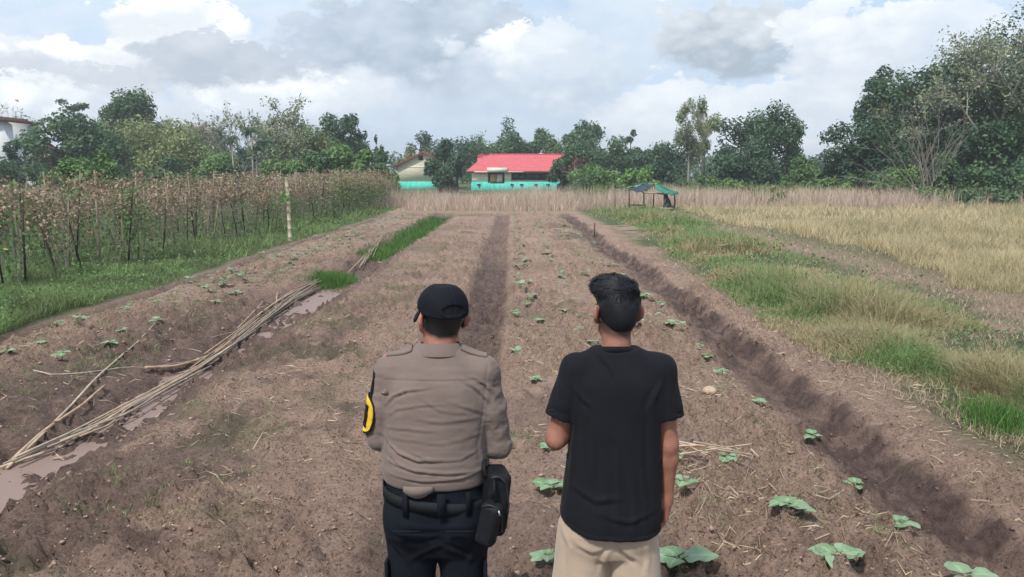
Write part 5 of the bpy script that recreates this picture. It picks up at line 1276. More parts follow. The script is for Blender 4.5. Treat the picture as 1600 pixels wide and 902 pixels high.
# ---------- officer in the tan shirt
def officer():
    X0, Y0 = -.265, 2.70; g = ht(X0, Y0)-.01; g = min(g, .0)
    root = empty('person', (X0, Y0, 0), 0, 'person in tan uniform shirt, black cap and dark trousers seen from behind, arms folded', 'person')
    yaw = R(27)
    hc = (.012, .035, 1.522)
    F = Field((-.36, -.24, g-.06), (.36, .42, 1.70), .0076)
    W = head_prims(F, hc, yaw, 1.0)
    F.cone((.004, .005, 1.36), (.010, .014, 1.48), .063, .056, .025)
    F.loft([(.80, -.01, .165, 0, .115), (.95, -.01, .16, 0, .11), (1.1, -.01, .165, 0, .112), (1.25, -.01, .165, 0, .105), (1.36, -.005, .13, 0, .07), (1.40, 0, .07, 0, .05)], .03)
    E = {-1: (-.212, .0, 1.09), 1: (.212, -.005, 1.06)}; Wr = {-1: (-.03, .245, 1.10), 1: (.02, .215, 1.065)}
    for q in (-1, 1):
        F.cone((q*.155-.01, 0, 1.355), E[q], .052, .042, .03); F.cone(E[q], Wr[q], .042, .028, .015)
        d = np.array(Wr[q])-np.array(E[q]); d = d/np.linalg.norm(d)+np.array([-q*.5, -.35, 0]); hand_prims(F, Wr[q], d, (0, .15, 1), (0, -1, 0), .5)
        F.cone((q*.095-.01, 0, .83), (q*.10-.01, .005, .48), .09, .062, .03); F.cone((q*.10-.01, .005, .48), (q*.105-.01, -.01, g+.09), .056, .040, .02)
        F.ell((q*.11-.01, .05, g+.05), (.047, .13, .05), .03)
    V, Q = F.nets(1)
    def stub(V):
        x, y, z = (V-np.array(hc)).T; xr = x*math.cos(yaw)+y*math.sin(yaw); yr = -x*math.sin(yaw)+y*math.cos(yaw)
        edge = -.062+.010*fbm(xr*60, z*60, 2, 151)+.55*np.maximum(0, np.abs(xr)-.045)
        return (sstep(-.012, .016, z-edge)*(1-sstep(.0, .03, yr-.012))*(np.abs(xr) < .0785)*1.5)*(z > -.2)
    skin_obj('body', (V, Q), SK1, root, stub)
    # shirt
    F = Field((-.36, -.24, .86), (.36, .40, 1.47), .0053)
    F.loft([(.935, -.012, .188, -.005, .138), (.98, -.014, .196, -.005, .146), (1.06, -.016, .189, -.005, .142), (1.15, -.014, .189, -.005, .136), (1.24, -.012, .188, -.008, .128), (1.31, -.010, .178, -.008, .112), (1.355, -.006, .150, -.005, .092), (1.39, .0, .105, 0, .078), (1.418, .004, .076, .006, .068)], .02, 2.35, .010)
    SHR = {-1: (-.166, -.008, 1.332), 1: (.156, -.008, 1.332)}
    for q in (-1, 1):
        s = np.array(SHR[q]); e = np.array(E[q]); w = np.array(Wr[q]); mid = s*.5+e*.5+np.array([q*.004, -.006, 0])
        F.cone(s, mid, .058, .055, .030); F.cone(mid, e, .055, .049, .014); F.cone(e, e*.45+w*.55, .049, .046, .012); F.cone(e*.45+w*.55, e*.08+w*.92, .048, .041, .012)
        F.cone((q*.07, -.0, 1.385), s+np.array([0, 0, .006]), .040, .052, .04)
    V, Q = F.nets(2)
    def pz(px, py): v = at(px, py, 2.58); return (v.x-X0, v.z)
    Ls = []
    def fo(amp, w, *pts): Ls.append(([pz(*p) for p in pts], amp, w))
    fo(.0060, .0085, (600, 636), (612, 622), (632, 612), (665, 607)); fo(.0045, .009, (600, 655), (620, 640), (655, 632), (700, 630)); fo(.004, .010, (602, 672), (635, 668), (690, 672))
    fo(.0065, .009, (722, 596), (745, 612), (762, 632), (770, 648)); fo(.0050, .009, (738, 594), (758, 606), (772, 625)); fo(.004, .010, (700, 625), (735, 640), (762, 655))
    fo(.0060, .0095, (600, 690), (622, 706), (655, 716), (690, 714)); fo(.0052, .009, (640, 702), (675, 716), (720, 716), (752, 704)); fo(.0062, .008, (604, 722), (640, 730), (690, 735), (750, 738)); fo(.0055, .008, (610, 742), (660, 747), (720, 745), (760, 738))
    fo(.0045, .0075, (600, 708), (625, 724), (660, 732)); fo(.004, .009, (600, 652), (610, 690), (606, 730)); fo(.004, .009, (756, 660), (750, 700), (754, 735)); fo(.0035, .012, (640, 650), (690, 658), (745, 655)); fo(.003, .012, (625, 685), (690, 690), (750, 682))
    fo(.0035, .010, (655, 620), (690, 640), (735, 648))
    Ls = [(p_, a_*(1.1 if k_ in (0, 3, 4, 6, 8, 9) else .6), w_*.6) for k_, (p_, a_, w_) in enumerate(Ls)]; V = folds(V, Q, Ls, -1)
    k = (V[:, 0] > .178) | (V[:, 0] < -.198)
    V2 = crumple(V, Q, .0035, (16, 14, 22), 1); V = np.where(k[:, None], V2, V)
    V = crumple(V, Q, .0013, (5, 5, 24), 3); V = crumple(V, Q, .0009, (14, 10, 30), 4)
    # yoke seam, armhole seams: narrow grooves pressed into the cloth
    N_ = vnormals(V, Q); yk = pz(690, 597)[1]-.02*0
    zl = yk-.10*(V[:, 0]+.01)**2*2.0; D = -.0022*np.exp(-((V[:, 2]-zl)/.0030)**2)*(np.abs(V[:, 0]+.01) < .178)*(N_[:, 1] < 0)+.0009*np.exp(-((V[:, 2]-zl-.006)/.004)**2)*(np.abs(V[:, 0]+.01) < .178)*(N_[:, 1] < 0)
    for q in (-1, 1): xx = (V[:, 0]+.006)*q; D -= .0020*np.exp(-((xx-.178-.10*(V[:, 2]-1.30))/.0032)**2)*(V[:, 2] > 1.16)*(V[:, 2] < 1.38)*(np.abs(V[:, 1]) < .13)
    V = V+N_*D[:, None]
    TAN = cloth_mat('tan_uniform_cloth', (.166, .127, .109), .08, 1100, .9, .1)
    sh = skin_obj('shirt', (V, Q), TAN, root)
    # collar: folded band standing round the neck
    def ring(zt, zb, rt, rb, th, nm, drop=0.0, par=sh, mat=TAN, cx=.004, cy=.012, n=48, gap=.30, oval=.92):
        V = []; Fc = []
        for i in range(n+1):
            a = math.pi/2+gap+(2*math.pi-2*gap)*i/n; bk = max(0, -math.sin(a)); ca, sa = math.cos(a), math.sin(a)
            for (rr, z) in ((rt, zt+.012*bk), (rt+th, zt+.012*bk+.001), (rb+th*1.2, zb-drop*(1-bk)+.004*bk), (rb, zb-drop*(1-bk))): V.append((cx+rr*ca, cy+rr*sa*oval, z))
        for i in range(n):
            for j in range(4): Fc.append((i*4+j, i*4+(j+1) % 4, (i+1)*4+(j+1) % 4, (i+1)*4+j))
        me = mesh_np(nm, V, np.array(Fc), mat, True); o = ob(nm, me, par); bv = o.modifiers.new('soft', 'BEVEL'); bv.width = .0015; bv.segments = 2; return o
    ring(1.436, 1.402, .0685, .094, .005, 'collar', .0)
    def topz(x, y): d = (V[:, 0]-x)**2+(V[:, 1]-y)**2; return V[d < .010**2][:, 2].max()
    # epaulettes
    for q in (-1, 1):
        m = MB(); n = 8; Vv = []; Fc = []
        for i in range(n+1):
            t = i/n; x = q*(.088+.092*t)-.004; zc = topz(x, -.010)+.001; w = .024-.004*t if i < n else .016
            for (yy, up_) in ((-w-.012, -.003), (-w-.012, .0045), (-.012, .0065), (w-.012, .0045), (w-.012, -.003)): Vv.append((x, yy, max(topz(x, yy), zc-.02)+up_))
        for i in range(n):
            for j in range(5): f = (i*5+j, i*5+(j+1) % 5, (i+1)*5+(j+1) % 5, (i+1)*5+j); Fc.append(f if q > 0 else f[::-1])
        m.add(Vv, Fc+[(0, 1, 2, 3, 4), (n*5+4, n*5+3, n*5+2, n*5+1, n*5)]); ep = m.obj('epaulette', TAN, sh)
        bv = ep.modifiers.new('soft', 'BEVEL'); bv.width = .0015; bv.segments = 2
    # sleeve tab with button on the left sleeve
    p = at(598, 617, 2.60); tb = (p.x-X0, -.075, p.z)
    BTN = mat_simple('brown_button', (.22, .175, .145), .4, .1, 40, spec=.5)
    M3 = Matrix.Rotation(R(-28), 3, 'Y') @ Matrix.Rotation(R(-34), 3, 'Z')
    m = MB(); m.box((tb[0], tb[1], tb[2]), (.034, .004, .022), M=M3); tab = m.obj('sleeve_tab', TAN, sh)
    m = MB(); c_ = Vector(tb); nn = M3 @ Vector((0, -1, 0)); m.tube([c_+nn*.001, c_+nn*.0045], [.0058, .0052], 12); m.obj('button', BTN, sh)
    # armband
    BK = cloth_mat('black_cloth', (.008, .009, .011), .2, 700, .85, .0); YL = cloth_mat('yellow_cloth', (.62, .40, .02), .08, 900, .7, .1)
    def band(t0, t1, a0, a1, r, mat, nm, par, th=.003, bulge=0):
        s = np.array(SHR[-1]); e = np.array(E[-1]); ax = (e-s)/np.linalg.norm(e-s); u = np.cross(ax, (0, 1, 0)); u /= np.linalg.norm(u); v = np.cross(ax, u); nt, na = 8, 20; V = []; Fc = []
        for L_ in (0, 1):
            for i in range(nt+1):
                for j in range(na+1):
                    e_ = (1-abs(2*j/na-1)**3)**.5 if bulge else 1; t = (t0+t1)/2+(t1-t0)*(i/nt-.5)*(.25+.75*e_ if bulge else 1); a = a0+(a1-a0)*j/na
                    rr = r-.007*t+th*L_+.0015*math.sin(i*1.9+j*.7); V.append(s+(e-s)*t+np.array((0, 0, .0))+(u*math.cos(a)+v*math.sin(a))*rr)
        o_ = (nt+1)*(na+1); w = na+1
        for i in range(nt):
            for j in range(na): q_ = (i*w+j, i*w+j+1, (i+1)*w+j+1, (i+1)*w+j); Fc.append(q_[::-1]); Fc.append(tuple(k+o_ for k in q_))
        for i in range(nt):
            for j in (0, na): a_ = i*w+j; b_ = (i+1)*w+j; Fc.append((a_, b_, b_+o_, a_+o_) if j else (b_, a_, a_+o_, b_+o_))
        for j in range(na):
            for i in (0, nt): a_ = i*w+j; Fc.append((a_, a_+1, a_+1+o_, a_+o_))
        return ob(nm, mesh_np(nm, V, np.array(Fc), mat, True), par)
    s = np.array(SHR[-1]); e = np.array(E[-1]); ax = (e-s)/np.linalg.norm(e-s); u = np.cross(ax, (0, 1, 0)); u /= np.linalg.norm(u); v = np.cross(ax, u)
    aw = math.atan2(np.dot((-1, .0, 0), v), np.dot((-1, .0, 0), u))          # outward (left) angle
    sgn = 1 if np.dot((0, 1, 0), -u*math.sin(aw)+v*math.cos(aw)) > 0 else -1   # + turns to the front
    ab = band(.0, .97, aw-sgn*.62, aw+sgn*1.9, .0655, BK, 'armband', sh)
    band(.40, .92, aw-sgn*1.05, aw+sgn*.9, .0735, YL, 'yellow_patch', ab, .004, 1)
    band(.37, .955, aw-sgn*1.13, aw+sgn*.98, .0715, BK, 'patch_border', ab, .0035, 1)
    band(.50, .84, aw-sgn*.68, aw-sgn*.28, .0785, BK, 'emblem', ab, .0015)
    # trousers
    F = Field((-.30, -.24, g+.02), (.28, .22, .97), .0075)
    F.loft([(.66, -.010, .180, .0, .095), (.72, -.010, .188, .0, .120), (.80, -.010, .190, -.004, .136), (.88, -.012, .186, -.004, .135), (.962, -.012, .182, -.003, .130)], .015, 2.5, .008)
    for q in (-1, 1):
        F.ell((q*.088-.01, -.055, .80), (.095, .085, .11), .04)
        F.cone((q*.092-.012, -.004, .78), (q*.096-.014, .0, .50), .100, .084, .018); F.cone((q*.096-.014, .0, .50), (q*.108-.012, -.015, g+.10), .084, .072, .02)
    F.cone((-.01, -.17, .78), (-.01, -.16, .90), .006, .003, .02, True)
    V, Q = F.nets(2)
    Ls = []; fo(.006, .010, (612, 828), (650, 838), (690, 832)); fo(.006, .010, (640, 880), (660, 865), (690, 850)); fo(.006, .010, (740, 880), (715, 865), (690, 852)); fo(.005, .010, (605, 850), (630, 872), (640, 900)); fo(.005, .011, (752, 850), (735, 872), (728, 900)); fo(.004, .012, (625, 815), (670, 822), (740, 818))
    V = folds(V, Q, Ls, -1); V = crumple(V, Q, .0022, (9, 9, 9), 5)
    NAVY = cloth_mat('dark_navy_cloth', (.0065, .0085, .013), .15, 800, .9, .0)
    tr = skin_obj('trousers', (V, Q), NAVY, root)
    def loop_band(z0, z1, off, mat, nm, tilt=0.0, par=tr, grow=0.0):
        zs = (z0, z1); n = 72; V = []; Fc = []; P4 = ((zs[0], off), (zs[0], off+.004), (zs[1], off+.0035), (zs[1], off-.0005))
        for i in range(n):
            a = 2*math.pi*i/n; ca, sa = math.cos(a), math.sin(a); rr = ((abs(ca))**2.5+(abs(sa))**2.5)**(-1/2.5)
            for z, o_ in P4: zz = z+tilt*ca-.012*max(0, -sa); V.append((-.012+(.188+o_)*rr*ca, -.004+(.139+o_)*rr*sa, zz))
        for i in range(n):
            for j in range(4): k = (i+1) % n; Fc.append((i*4+j, i*4+(j+1) % 4, k*4+(j+1) % 4, k*4+j)[::-1])
        return ob(nm, mesh_np(nm, V, np.array(Fc), mat, False), par)
    LEA = cloth_mat('black_webbing', (.012, .014, .017), .2, 400, .7, 0, .4)
    bl = loop_band(.868, .912, .0045, LEA, 'belt', -.022)
    for a in (-2.05, -1.42, -.95):
        ca, sa = math.cos(a), math.sin(a); rr = ((abs(ca))**2.5+(abs(sa))**2.5)**(-1/2.5); x, y = -.012+.202*rr*ca, -.004+.153*rr*sa
        m = MB(); m.box((x, y, .890), (.020 if a != -1.42 else .030, .006, .088), rz=a+math.pi/2); m.obj('belt_loop', NAVY, tr)
    m = MB(); Vv = []
    for i in range(9):
        t = i/8; x = -.115+.105*t; dz = .944-.024*math.sin(math.pi*min(1, t*1.05))**.8; yb = -.155-.004*math.sin(t*3)
        Vv += [(x, yb, .962), (x, yb-.001, dz)]
    m.add(Vv, [(2*i, 2*i+1, 2*i+3, 2*i+2) for i in range(8)]); o = m.obj('shirt_tail', TAN, sh, True); sd_ = o.modifiers.new('t', 'SOLIDIFY'); sd_.thickness = .004
    for q in (-1, 1):
        m = MB(); m.box((q*.176-.014, -.01, .56), (.014, .13, .16), rz=q*.1); po = m.obj('cargo_pocket', NAVY, tr); bv = po.modifiers.new('soft', 'BEVEL'); bv.width = .007; bv.segments = 3
        m = MB(); m.box((q*.094-.012, -.166+.002, .80), (.10, .006, .006)); m.obj('pocket_seam', NAVY, tr)
    BOOT = mat_simple('black_boot', (.012, .011, .011), .45, .2, 20, spec=.5)
    for q in (-1, 1):
        F = Field((q*.11-.10, -.12, g-.07), (q*.11+.09, .24, g+.26), .0065); F.ell((q*.112-.012, .055, g+.035), (.053, .140, .055), .02); F.cone((q*.11-.012, -.02, g+.05), (q*.11-.012, -.02, g+.2), .056, .060, .03); F.ell((q*.112-.012, .05, g+.0), (.055, .145, .02), .01)
        skin_obj('boot', F.nets(1), BOOT, root)
    # cap
    CAP = cloth_mat('black_cap_cloth', (.0065, .0075, .011), .15, 900, .85, .0)
    cyw, syw = math.cos(yaw), math.sin(yaw); rot = np.array([[cyw, syw, 0], [-syw, cyw, 0], [0, 0, 1]])
    F = Field((-.12, -.12, 1.49), (.16, .26, 1.70), .0042); hc_ = np.array(hc)
    def HW(x, y, z): return hc_+np.array([x*cyw-y*syw, x*syw+y*cyw, z])
    F.ell(HW(0, -.010, .022), (.0885, .1055, .103), .01, rot); F.ell(HW(0, -.006, .065), (.078, .092, .058), .03, rot)
    sl = slice(None); zz = F.ax[2][None, None, :]; xx = F.ax[0][:, None, None]-hc_[0]; yy = F.ax[1][None, :, None]-hc_[1]; yr = -xx*syw+yy*cyw; xr = xx*cyw+yy*syw
    low = (hc_[2]+.036-.20*np.clip(yr-.0, -.12, .05)*-1*0+(-.018)*sstep(.02, -.09, yr)) - zz          # bottom edge dips a little at the nape
    F.F = np.maximum(F.F, low.astype(np.float32)); F.F = np.maximum(F.F, ((zz-(hc_[2]+.122+0*yr))).astype(np.float32)*.8)
    # back opening above the strap
    hole = np.sqrt((xr/.034)**2+((zz-hc_[2]-.022)/.024)**2)-1; hole = np.maximum(hole*.02, (zz*0+yr+.055)); hole = np.maximum(hole, hc_[2]+.0175-zz)
    V, Q = F.nets(1); N_ = vnormals(V, Q); r_ = V-hc_; ang = np.arctan2(-r_[:, 0]*syw+r_[:, 1]*cyw, r_[:, 0]*cyw+r_[:, 1]*syw); D = 0
    for a in (-1.57, -.52, .52, 1.57, 2.62, -2.62): D = D-.0026*np.exp(-((np.angle(np.exp(1j*(ang-a)))*.08)/.0028)**2)*(r_[:, 2] > .035)
    xr_ = r_[:, 0]*cyw+r_[:, 1]*syw; yr_ = -r_[:, 0]*syw+r_[:, 1]*cyw
    e_ = np.sqrt(((xr_)/.040)**2+((r_[:, 2]-.044)/.022)**2); D = D-.005*sstep(1.1, .85, e_)*(yr_ < -.03)+.0015*np.exp(-((e_-1.1)/.12)**2)*(yr_ < -.03)
    V = V+N_*np.asarray(D)[:, None]; V = crumple(V, Q, .0016, (14, 14, 14), 8)
    cp = skin_obj('cap', (V, Q), CAP, root)
    m = MB(); n = 14; Vv = []; Fc = []
    for i in range(n+1):
        a = math.pi*(.5+.0)+(i/n-.5)*2.7; 
        for t in range(5):
            k = t/4*(1-abs(2*i/n-1)**6); ro = 1+k*(.62-.25*abs(i/n-.5)*2); x = .085*math.cos(a)*(1+.16*k); y = -.010+.100*math.sin(a)+.078*k*math.sin(a); z = .036-.020*k-.038*(x/.08)**2*k-.02*abs(i/n-.5)
            Vv.append(HW(x, y, z))
    for i in range(n):
        for t in range(4): Fc.append((i*5+t, i*5+t+1, (i+1)*5+t+1, (i+1)*5+t))
    o = ob('brim', mesh_np('brim', Vv, np.array(Fc), CAP, True), cp); sd_ = o.modifiers.new('t', 'SOLIDIFY'); sd_.thickness = .004
    m = MB(); Vv = []; Fc = []
    for i in range(21):
        a = -math.pi/2+(i/20-.5)*1.25
        for (k, z) in ((1.0, .018), (1.018, .018), (1.018, .034), (1.0, .034)): Vv.append(HW(.0855*k*math.cos(a)*.985, -.010+.1045*k*math.sin(a)*.985, z-.002))
    for i in range(20):
        for j in range(4): Fc.append((i*4+j, i*4+(j+1) % 4, (i+1)*4+(j+1) % 4, (i+1)*4+j))
    ob('cap_strap', mesh_np('cap_strap', Vv, np.array(Fc), CAP, False), cp)
        # black pouch hanging at the right hip
    BG = cloth_mat('black_nylon', (.011, .012, .014), .25, 500, .6, 0, .5)
    def bag():
        p = at(768, 790, 2.60); r = empty('bag', (p.x, 2.58, p.z), 0, 'black zipped pouch bag hanging at the right hip over the dark trousers', 'bag'); r.scale = (.92, .92, .86)
        def slab(c, d, rz, ry, k=.02, h=.0035):
            M = Matrix.Rotation(rz, 3, 'Z') @ Matrix.Rotation(ry, 3, 'Y'); Q_ = np.array(M).T; r_ = np.linalg.norm(d)/2+.03; F = Field(np.array(c)-r_, np.array(c)+r_, h)
            X = F.ax[0][:, None, None]-c[0]; Y = F.ax[1][None, :, None]-c[1]; Z = F.ax[2][None, None, :]-c[2]
            q = [np.abs(Q_[i, 0]*X+Q_[i, 1]*Y+Q_[i, 2]*Z)-d[i]/2+k for i in range(3)]
            F.F = (np.sqrt(sum(np.maximum(a, 0)**2 for a in q))+np.minimum(np.maximum(np.maximum(q[0], q[1]), q[2]), 0)-k).astype(np.float32); return F
        F = slab((.012, .03, .02), (.085, .13, .27), R(14), R(6), .022); V, Q = F.nets(1); V = crumple(V, Q, .0025, (9, 9, 7), 11); b = skin_obj('body', (V, Q), BG, r)
        F = slab((-.008, -.046, -.045), (.078, .062, .185), R(-24), R(12), .022); V, Q = F.nets(1); V = crumple(V, Q, .002, (12, 12, 9), 12); f_ = skin_obj('front_pocket', (V, Q), BG, r)
        ZP = mat_simple('zip_tape', (.03, .03, .033), .5, .2, 40); MET = mat_simple('zip_metal', (.4, .4, .42), .35, .1, 40, metal=.8)
        m = MB(); m.tube([(-.036, -.066, .035), (-.005, -.083, .052), (.028, -.079, .035), (.042, -.062, -.01), (.040, -.055, -.08)], [.0032]*5, 6); m.obj('zip', ZP, f_)
        m = MB(); m.tube([(.030, -.083, .030), (.034, -.090, .010)], [.003, .004], 6); m.obj('zip_pull', MET, f_)
        m = MB(); m.tube([(.0, -.045, .150), (.030, -.043, .155), (.058, -.030, .12), (.068, -.02, .02), (.055, -.02, -.08)], [.0035]*5, 6); m.obj('zip', ZP, b)
        m = MB(); m.tube([(.012, -.050, .145), (.014, -.060, .105), (.006, -.062, .07)], [.0045, .007, .007], 7); m.obj('pen', BG, r)
        m = MB(); m.tube([(-.020, .01, .13), (-.030, .03, .16), (-.025, .05, .19)], [.010, .010, .008], 6); m.obj('hanging_strap', BG, r)
    bag()
officer()

# ---------- man in the black tee shirt
def man():
    X0, Y0 = .378, 2.76; g = min(ht(X0, Y0), .03)-.01
    root = empty('person', (X0, Y0, 0), 0, 'bareheaded person in loose black tee shirt and beige shorts seen from behind', 'person')
    yaw = R(12); hc = (.010, .035, 1.538)
    SH = {-1: (-.140, -.005, 1.322), 1: (.170, -.005, 1.322)}; E = {-1: (-.214, -.012, 1.066), 1: (.203, -.012, 1.045)}; Wr = {-1: (-.03, .150, 1.150), 1: (.206, -.004, .83)}
    F = Field((-.32, -.22, g-.05), (.32, .42, 1.70), .0066)
    head_prims(F, hc, yaw, .985)
    F.cone((.004, .0, 1.36), (.008, .014, 1.50), .056, .050, .025)
    F.loft([(.75, 0, .15, 0, .10), (.9, 0, .15, 0, .10), (1.1, 0, .145, 0, .095), (1.25, .005, .15, 0, .09), (1.35, .005, .12, 0, .06), (1.39, 0, .065, 0, .045)], .03)
    for q in (-1, 1):
        s, e, w = np.array(SH[q]), np.array(E[q]), np.array(Wr[q]); F.cone(s, e, .047, .037, .03)
        m_ = e*.72+w*.28; F.cone(e, m_, .0375, .0385, .02); F.cone(m_, w, .0385, .024, .02); F.ell(e+np.array([0, -.022, -.012]), (.018, .018, .022), .02)
        d = w-e; d = d/np.linalg.norm(d)
        if q > 0: hand_prims(F, w, d+np.array([-.10, .12, 0]), (-.25, 1, 0), (-1, -.2, 0), .55, .93)
        else: hand_prims(F, w, d+np.array([.3, .0, .1]), (0, .2, 1), (.3, -1, 0), .6, .93)
        F.cone((q*.09, 0, .80), (q*.095, .005, .46), .085, .058, .03); F.cone((q*.095, .005, .46), (q*.10, -.012, .30), .052, .055, .02); F.cone((q*.10, -.012, .30), (q*.10, -.01, g+.09), .055, .037, .02)
        F.ell((q*.105, .05, g+.035), (.043, .12, .038), .03)
    V, Q = F.nets(1)
    def stub(V):
        x, y, z = (V-np.array(hc)).T; xr = x*math.cos(yaw)+y*math.sin(yaw); yr = -x*math.sin(yaw)+y*math.cos(yaw)
        edge = -.088+.35*np.maximum(0, np.abs(xr)-.03)+.008*fbm(xr*70, z*70, 2, 152); return sstep(-.016, .014, z-edge)*(1-sstep(.005, .03, yr-.012+.0*z))*(np.abs(xr) < .077)*(z > -.2)*.93+sstep(.03, .06, z)*(yr < .05)*.9
    skin_obj('body', (V, Q), SK2, root, stub)
    # tee shirt
    F = Field((-.32, -.24, .66), (.34, .22, 1.46), .0058)
    F.loft([(.660, -.012, .193, -.006, .143), (.718, -.010, .192, -.006, .142), (.80, -.006, .189, -.006, .140), (.95, .002, .178, -.005, .128), (1.08, .010, .170, -.005, .120), (1.2, .014, .171, -.006, .116), (1.29, .015, .166, -.006, .108), (1.345, .013, .142, -.002, .088), (1.385, .006, .100, .004, .074), (1.405, .003, .072, .006, .064)], .02, 2.4, .006)
    CUF = {}
    for q in (-1, 1):
        s, e = np.array(SH[q]), np.array(E[q]); c = s+(e-s)*(.66 if q < 0 else .60); c = c+np.array([q*.004, 0, 0]); CUF[q] = c; s2 = s+np.array([0, 0, .004])
        F.cone(s2, c, .056, .064, .025)
        d = (c-s)/np.linalg.norm(c-s); X = F.ax[0][:, None, None]-c[0]; Y = F.ax[1][None, :, None]-c[1]; Z = F.ax[2][None, None, :]-c[2]
        t = X*d[0]+Y*d[1]+Z*d[2]; near = (np.sqrt(X*X+Y*Y+Z*Z) < .16) & ((X+c[0])*q > .10)
        pl = t-.008; rad_ = np.sqrt(np.maximum(X*X+Y*Y+Z*Z-t*t, 0)); F.F = np.where(near & ((X+c[0])*q > .165-.0*Z), np.maximum(F.F, pl), F.F).astype(np.float32)
        hol = np.maximum(rad_-.057, -(t+.03)); F.F = np.where(near & ((X+c[0])*q > .14), np.maximum(F.F, -hol), F.F).astype(np.float32)
        F.cone((q*.06, 0, 1.372), s+np.array([0, 0, .010]), .032, .046, .04)
    # hem dips at the back and to the right
    X = F.ax[0][:, None, None]; Y = F.ax[1][None, :, None]; Z = F.ax[2][None, None, :]
    hem = .742-.018*np.clip((X+.18)/.36, 0, 1)+.035*np.clip((-X-.10)/.1, 0, 1)-.012*np.clip(-Y/.13, 0, 1); F.F = np.maximum(F.F, (hem-Z)*.9).astype(np.float32)
    V, Q = F.nets(2)
    def pz(px, py): v = at(px, py, 2.64); return (v.x-X0, v.z)
    Ls = []
    def fo(amp, w, *pts): Ls.append(([pz(*p) for p in pts], amp, w))
    fo(.0055, .010, (905, 600), (903, 650), (898, 720), (890, 790)); fo(.0045, .011, (925, 610), (928, 690), (925, 770)); fo(.0045, .012, (962, 690), (965, 760), (962, 835)); fo(.0055, .011, (1020, 620), (1017, 690), (1018, 760), (1024, 820)); fo(.004, .010, (1000, 720), (1006, 770), (1008, 830)); fo(.004, .010, (985, 740), (990, 790), (988, 832)); fo(.0045, .010, (940, 560), (955, 575), (968, 600)); fo(.004, .010, (1040, 600), (1022, 625), (1010, 650)); fo(.004, .010, (897, 610), (915, 630), (930, 640)); fo(.004, .012, (890, 760), (930, 780), (970, 775)); fo(.0035, .010, (940, 800), (980, 812), (1020, 800))
    fo(.004, .009, (880, 600), (876, 630), (880, 660)); fo(.004, .009, (1052, 590), (1050, 625), (1054, 660))
    Ls = [(p_, a_*1.5, w_) for p_, a_, w_ in Ls]; V = folds(V, Q, Ls, -1); V = crumple(V, Q, .0028, (9, 8, 3.5), 21); V = lap(V, Q, .2)
    # hem stitching groove
    N_ = vnormals(V, Q); hz = .742-.018*np.clip((V[:, 0]+.18)/.36, 0, 1)+.035*np.clip((-V[:, 0]-.10)/.1, 0, 1)-.012*np.clip(-V[:, 1]/.13, 0, 1); dz = V[:, 2]-hz
    V = V+N_*(-.0022*np.exp(-((dz-.022)/.0035)**2)+.0015*np.exp(-((dz-.009)/.008)**2))[:, None]
    TEE = cloth_mat('black_tee_cotton', (.0088, .0094, .0125), .12, 1000, .95, .02)
    ts = skin_obj('tee_shirt', (V, Q), TEE, root)
    n = 48; Vv = []; Fc = []
    for i in range(n):
        a = 2*math.pi*i/n; bk = -math.sin(a)
        for rr, z in ((.063, .0), (.0655, .009), (.069, .009), (.0755, -.010), (.070, -.012)): Vv.append((.003+rr*1.03*math.cos(a), .006+rr*.92*math.sin(a), 1.404+z+.012*bk))
    for i in range(n):
        for j in range(5): k = (i+1) % n; Fc.append((i*5+j, i*5+(j+1) % 5, k*5+(j+1) % 5, k*5+j)[::-1])
    ob('neckband', mesh_np('neckband', Vv, np.array(Fc), TEE, True), ts)
    # shorts
    F = Field((-.30, -.24, .36), (.30, .22, .95), .0066)
    F.loft([(.62, -.012, .176, .0, .100), (.66, -.012, .178, .0, .114), (.75, -.010, .172, -.002, .112), (.90, 0, .155, 0, .10)], .015, 2.5, .008)
    for q in (-1, 1):
        F.ell((q*.085-.01, -.042, .72), (.088, .078, .10), .03); F.cone((q*.090-.014, -.004, .70), (q*.108-.014, .0, .43), .100, .106, .010)
    F.F = np.maximum(F.F, .44-F.ax[2][None, None, :]).astype(np.float32)
    V, Q = F.nets(2); Ls = []
    fo(.006, .010, (880, 835), (892, 860), (890, 900)); fo(.006, .010, (965, 850), (948, 868), (940, 900)); fo(.006, .010, (962, 846), (985, 870), (1000, 880)); fo(.005, .010, (900, 850), (925, 862), (950, 858)); fo(.005, .010, (1010, 850), (1015, 880), (1012, 902))
    V = folds(V, Q, Ls, -1); V = crumple(V, Q, .0022, (8, 8, 7), 25)
    skin_obj('shorts', (V, Q), cloth_mat('beige_cotton', (.40, .315, .235), .07, 900, .9, .2), root)
    SOLE = mat_simple('dark_sandal', (.03, .025, .02), .7, .2, 20)
    for q in (-1, 1):
        m = MB(); Vv = []; n = 20
        for z in (g-.005, g+.014):
            for i in range(n): a = 6.283*i/n; Vv.append((q*.105+(.05+.004*math.sin(a))*math.cos(a), .05+.145*math.sin(a), z))
        m.add(Vv, [tuple(range(n-1, -1, -1)), tuple(range(n, 2*n))]+[(i, (i+1) % n, n+(i+1) % n, n+i) for i in range(n)])
        s_ = m.obj('sandal', SOLE, root); m = MB(); m.tube([(q*.105-.052, .06, g+.01), (q*.105, .085, g+.085), (q*.105+.052, .06, g+.01)], .008, 6); m.obj('strap', SOLE, s_)
    # hair: a cap of hair plus many locks
    rs = np.random.default_rng(33); cyw, syw = math.cos(yaw), math.sin(yaw); hc_ = np.array(hc); rot = np.array([[cyw, syw, 0], [-syw, cyw, 0], [0, 0, 1]])
    def HW(P): P = np.atleast_2d(P); return hc_+np.stack([P[:, 0]*cyw-P[:, 1]*syw, P[:, 0]*syw+P[:, 1]*cyw, P[:, 2]], 1)
    F = Field((-.15, -.15, 1.42), (.15, .22, 1.73), .0042); h1 = lambda *p: HW(p)[0]
